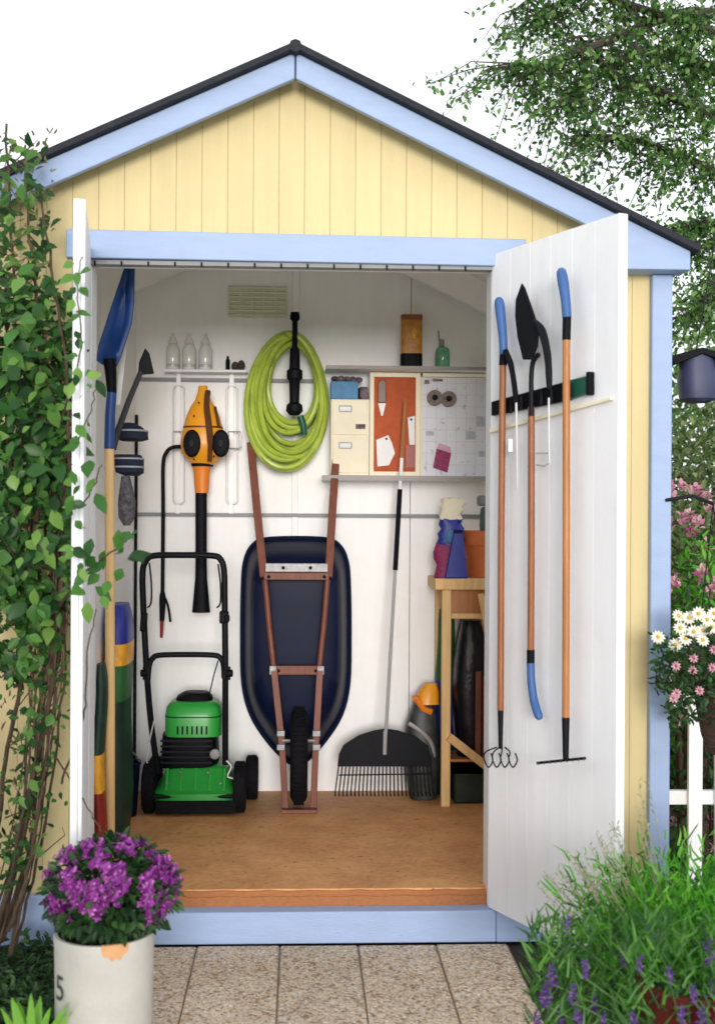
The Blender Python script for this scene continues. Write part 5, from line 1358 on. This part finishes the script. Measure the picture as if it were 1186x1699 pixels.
for x, y in ((1121, 1105), (1149, 1112), (1181, 1108), (1150, 1092), (1122, 1150), (1116, 1158), (1160, 1146), (1184, 1078)):
    daisy(x, y, YD - .13, sz(8.5, YD), pinkpetal, pinkc, 9)

# ================================================================== birdhouse, right edge
bh = thing('birdhouse', 'slate blue birdhouse with black overhanging roof hanging at the right edge', 'birdhouse', P(1166, 665, .75))
YBh = .75
A = P(1136, 602, YBh); B = P(1196, 665, YBh)
b = MB(); b.rings([((A.x + B.x) / 2 + .004, YBh + .07, B.z, (B.x - A.x) * .30, .05), ((A.x + B.x) / 2, YBh + .07, B.z + .012, (B.x - A.x) * .46, .065), ((A.x + B.x) / 2, YBh + .07, (A.z + B.z) / 2, (B.x - A.x) * .52, .075), ((A.x + B.x) / 2 - .004, YBh + .07, A.z + .035, (B.x - A.x) * .42, .06)], 24, 3); part('house_body', b, slate, bh)
b = MB(); e = P(1166, 576, YBh); l = P(1113, 590, YBh); r_ = P(1222, 594, YBh)
b.add([], []); b.slab([l, e, r_, r_ + Vector((0, 0, -.03)), Vector((e.x, e.y, e.z - .025)), l + Vector((.012, 0, -.035))], (0, .18, 0)); part('roof', b, black, bh, bevel=.003)
b = MB(); b.tube([Vector((e.x, e.y + .09, e.z - .01)), Vector((e.x + .25, e.y + .5, e.z + .75)), Vector((e.x + .55, e.y + 1.1, e.z + 1.55))], .003, 5); part('hanging_cord', b, blackm, bh)

# ================================================================== picket fence at the right
pf = thing('picket_fence', 'white picket fence running from the right corner of the shed', 'fence', (1.7, .55, GZ))
YPk = .45
me = None
ztp = P(1152, 1140, YPk).z
x0 = P(1152, 1240, YPk).x; wpk = sz(23, YPk); gap = sz(47, YPk)
for k in range(-0, 26):
    cx = x0 + k * gap
    if me is None:
        m_ = MB(); hgt = ztp - GZ - .02
        m_.prism([(-wpk / 2, .03), (wpk / 2, .03), (wpk / 2, hgt - .05), (0, hgt), (-wpk / 2, hgt - .05)], -.01, .01)
        me = mesh_of('picket', m_, white)
    o = bpy.data.objects.new('picket', me); C.objects.link(o); o.parent = pf; o.location = Vector((cx, YPk, GZ)) - ORG[pf.name]; o.rotation_euler = (0, rnd.uniform(-.01, .01), 0)
if False: o.location = Vector((P(1119, 1240, YPk).x, YPk, GZ)) - ORG[pf.name]
for py in (1325, 1165):
    zz = P(1150, py, YPk).z; b = MB(); b.box(XR + .003, x0 + 25.5 * gap, YPk + .012, YPk + .04, zz - .025, zz + .025); part('rail', b, white, pf, bevel=.003)

# ================================================================== garden behind, right
br = random.Random(33)
def bush(name, lab, px, py0, py1, Y, rx, ry, mt, n, lsz, asp=.55, flowers=None, nf=0, fs=.03, grp=None, cat='shrub'):
    top = P(px, py0, Y); cx = top.x; zt = top.z
    t = thing(name, lab, cat, (cx, Y, GZ), grp)
    zc = (zt + GZ) / 2; rz = (zt - GZ) / 2
    b = MB(); 
    for k in range(n):
        d = rdir(br); rr_ = br.uniform(.5, 1.0) * (1 + .10 * math.sin(d.x * 9 + d.z * 7))
        p = Vector((cx + d.x * rx * rr_, Y + d.y * ry * rr_, zc + d.z * rz * rr_))
        add_leaf(b, p, d + rdir(br) * .9, d + Vector((0, -.2, .6)), br.uniform(.6, 1.2) * lsz, br.uniform(.7, 1.1) * lsz * asp)
    part('foliage', b, mt, t, fix=False, kind='stuff')
    b = MB()
    for k in range(7):
        a = k * .9; b.tube([(cx + math.cos(a) * .04, Y + math.sin(a) * .04, GZ - .02), (cx + math.cos(a) * rx * .3, Y + math.sin(a) * ry * .3, zc), (cx + math.cos(a) * rx * .6, Y + math.sin(a) * ry * .6, zc + rz * .6)], [.012, .008, .004], 6)
    part('stems', b, stem, t)
    if flowers:
        for k in range(nf):
            d = rdir(br); d.y = -abs(d.y); d.z = abs(d.z) if br.random() < .7 else d.z
            c = Vector((cx + d.x * rx * 1.02, Y + d.y * ry * 1.02, zc + d.z * rz * 1.02)); b = MB()
            for q in range(10):
                add_leaf(b, c + rdir(br) * fs * .4, d + rdir(br) * .8, d, fs * .6, fs * .4)
            part('flower_head', b, flowers, t, fix=False)
    return t
bush('phlox_clump', 'pink flowering clump beside the right corner post', 1128, 815, 1000, 1.5, .28, .25, olive, 1800, .05, .5, pinkpetal, 75, .055, cat='flowers')
bush('magenta_flowers', 'deep magenta flowers rising behind the hanging basket', 1172, 860, 1000, 1.1, .18, .2, lav_leaf, 900, .06, .35, leafmat('hot_pink', [(0, (.42, .03, .22)), (1, (.62, .12, .36))], .3), 12, .05, cat='flowers')
bush('pale_flowers', 'blush pink blooms just above the white daisies', 1150, 950, 1100, .85, .22, .14, darkleaf, 900, .04, .5, pinkpetal, 34, .04, cat='flowers')
hedge_data = [('olive_shrub', 'olive green shrub behind the birdhouse', 1160, 655, 3.2, .75, .6, olive, 9000, .055),
              ('dark_shrub', 'dark green rounded shrub beyond the picket fence', 1330, 720, 2.6, .6, .5, darkleaf, 2600, .06),
              ('tall_shrub', 'tall loose green shrub far behind the shed', 1120, 560, 5.2, 1.0, .7, birch_leaf, 6500, .085),
              ('broad_shrub', 'broad olive shrub beyond the right edge of the picket fence', 1480, 640, 3.8, .9, .7, olive, 2600, .07)]
for nm, lab, px, py, Y, rx, ry, mt, n, l in hedge_data:
    bush(nm, lab, px, py, 0, Y, rx, ry, mt, n, l, grp='shrubs behind the fence')
# left garden beyond the shed (seen only past the corner)
# short lawn tufts near the fence
b = MB()
for k in range(5000):
    p = Vector((br.uniform(1.2, 2.4), br.uniform(.3, 2.6), GZ - .03)); d = Vector((br.uniform(-.5, .5), br.uniform(-.5, .5), 1))
    add_blade(b, p, p + d * .025, p + d * .05 + Vector((br.uniform(-.02, .02), 0, 0)), .006)
o = part('grass', b, leafmat('lawn_blade', [(0, (.03, .12, .02)), (1, (.10, .26, .05))], .3), fix=False, kind='stuff'); tag(o, 'short green lawn grass behind the picket fence', 'grass')

# ================================================================== birch tree, top right
tr_ = random.Random(77)
YT = 2.6
bt = thing('birch_tree', 'leafy birch with drooping branches over the right side of the roof', 'tree', (3.35, YT + .2, GZ))
trunk = smoothpath([Vector((3.35, YT + .2, GZ - .05)), Vector((3.3, YT + .2, 1.2)), Vector((3.1, YT + .15, 2.6)), Vector((3.0, YT, 4.2)), Vector((3.05, YT, 5.6))], 6)
b = MB(); b.tube(trunk, [.16 - .12 * i / len(trunk) for i in range(len(trunk))], 12); part('trunk', b, barkm, bt)
limbs = [
    [(1330, 260), (1186, 192), (1090, 150), (1010, 118), (960, 60)],
    [(1330, 120), (1200, 60), (1080, 20), (960, -10), (900, 40)],
    [(1320, 330), (1220, 300), (1130, 260), (1040, 230), (960, 225)],
    [(1320, 420), (1240, 380), (1170, 370), (1110, 390), (1060, 400)],
    [(1310, 60), (1150, 20), (1000, 70), (900, 110), (850, 105)],
    [(1330, 200), (1230, 140), (1140, 100), (1060, 90), (990, 130), (930, 170)],
    [(1310, 480), (1240, 450), (1190, 470), (1160, 520)],
    [(1320, -40), (1200, -80), (1060, -60), (940, -40), (850, 20)],
]
bl_ = MB(); bt_ = MB()
tw_pts = []
for li, L in enumerate(limbs):
    pts = smoothpath([P(x, y, YT + tr_.uniform(-.25, .35)) for x, y in L], 5)
    rs = [.032 * (1 - i / (len(pts) + 2)) + .004 for i in range(len(pts))]
    bb = MB(); bb.tube(pts, rs, 7); part('limb', bb, barkm, bt)
    for i in range(4, len(pts)):
        for q in range(5):
            A = pts[i]; d = rdir(tr_); d.z = d.z * .4 - .25; d.y *= .8
            L1 = tr_.uniform(.18, .55)
            m_ = A + d * L1 * .5; e = A + d * L1 + Vector((0, 0, -tr_.uniform(.03, .20)))
            bt_.tube([A, m_, e], [.005, .003, .0012], 4)
            nl = int(10 + L1 * 28)
            for k in range(nl):
                t = tr_.uniform(.15, 1.05); p = A * (1 - t) ** 2 + m_ * 2 * t * (1 - t) + e * t * t
                tw_pts.append(p + rdir(tr_) * tr_.uniform(.0, .07))
part('twigs', bt_, barkm, bt, kind='stuff')
b = MB()
for p in tw_pts:
    add_leaf(b, p, Vector((tr_.uniform(-1, 1), tr_.uniform(-1, 1), tr_.uniform(-1.3, .3))), rdir(tr_) + Vector((0, -.4, .5)), tr_.uniform(.022, .044), tr_.uniform(.014, .027))
# denser fill towards the right edge
for k in range(3400):
    x = 1186 - abs(tr_.gauss(0, 1)) * 95 + 60; y = tr_.uniform(-40, 560)
    if x < 1070 and y > 330 - (x - 900) * .1: continue
    if tr_.random() < .35 * (1 + math.sin(x * .045) * math.sin(y * .05)): continue
    add_leaf(b, P(x, y, YT + tr_.uniform(-.5, .6)), Vector((tr_.uniform(-1, 1), tr_.uniform(-1, 1), tr_.uniform(-1.3, .3))), rdir(tr_) + Vector((0, -.4, .5)), tr_.uniform(.022, .044), tr_.uniform(.014, .027))
part('crown', b, birch_leaf, bt, fix=False, kind='stuff')
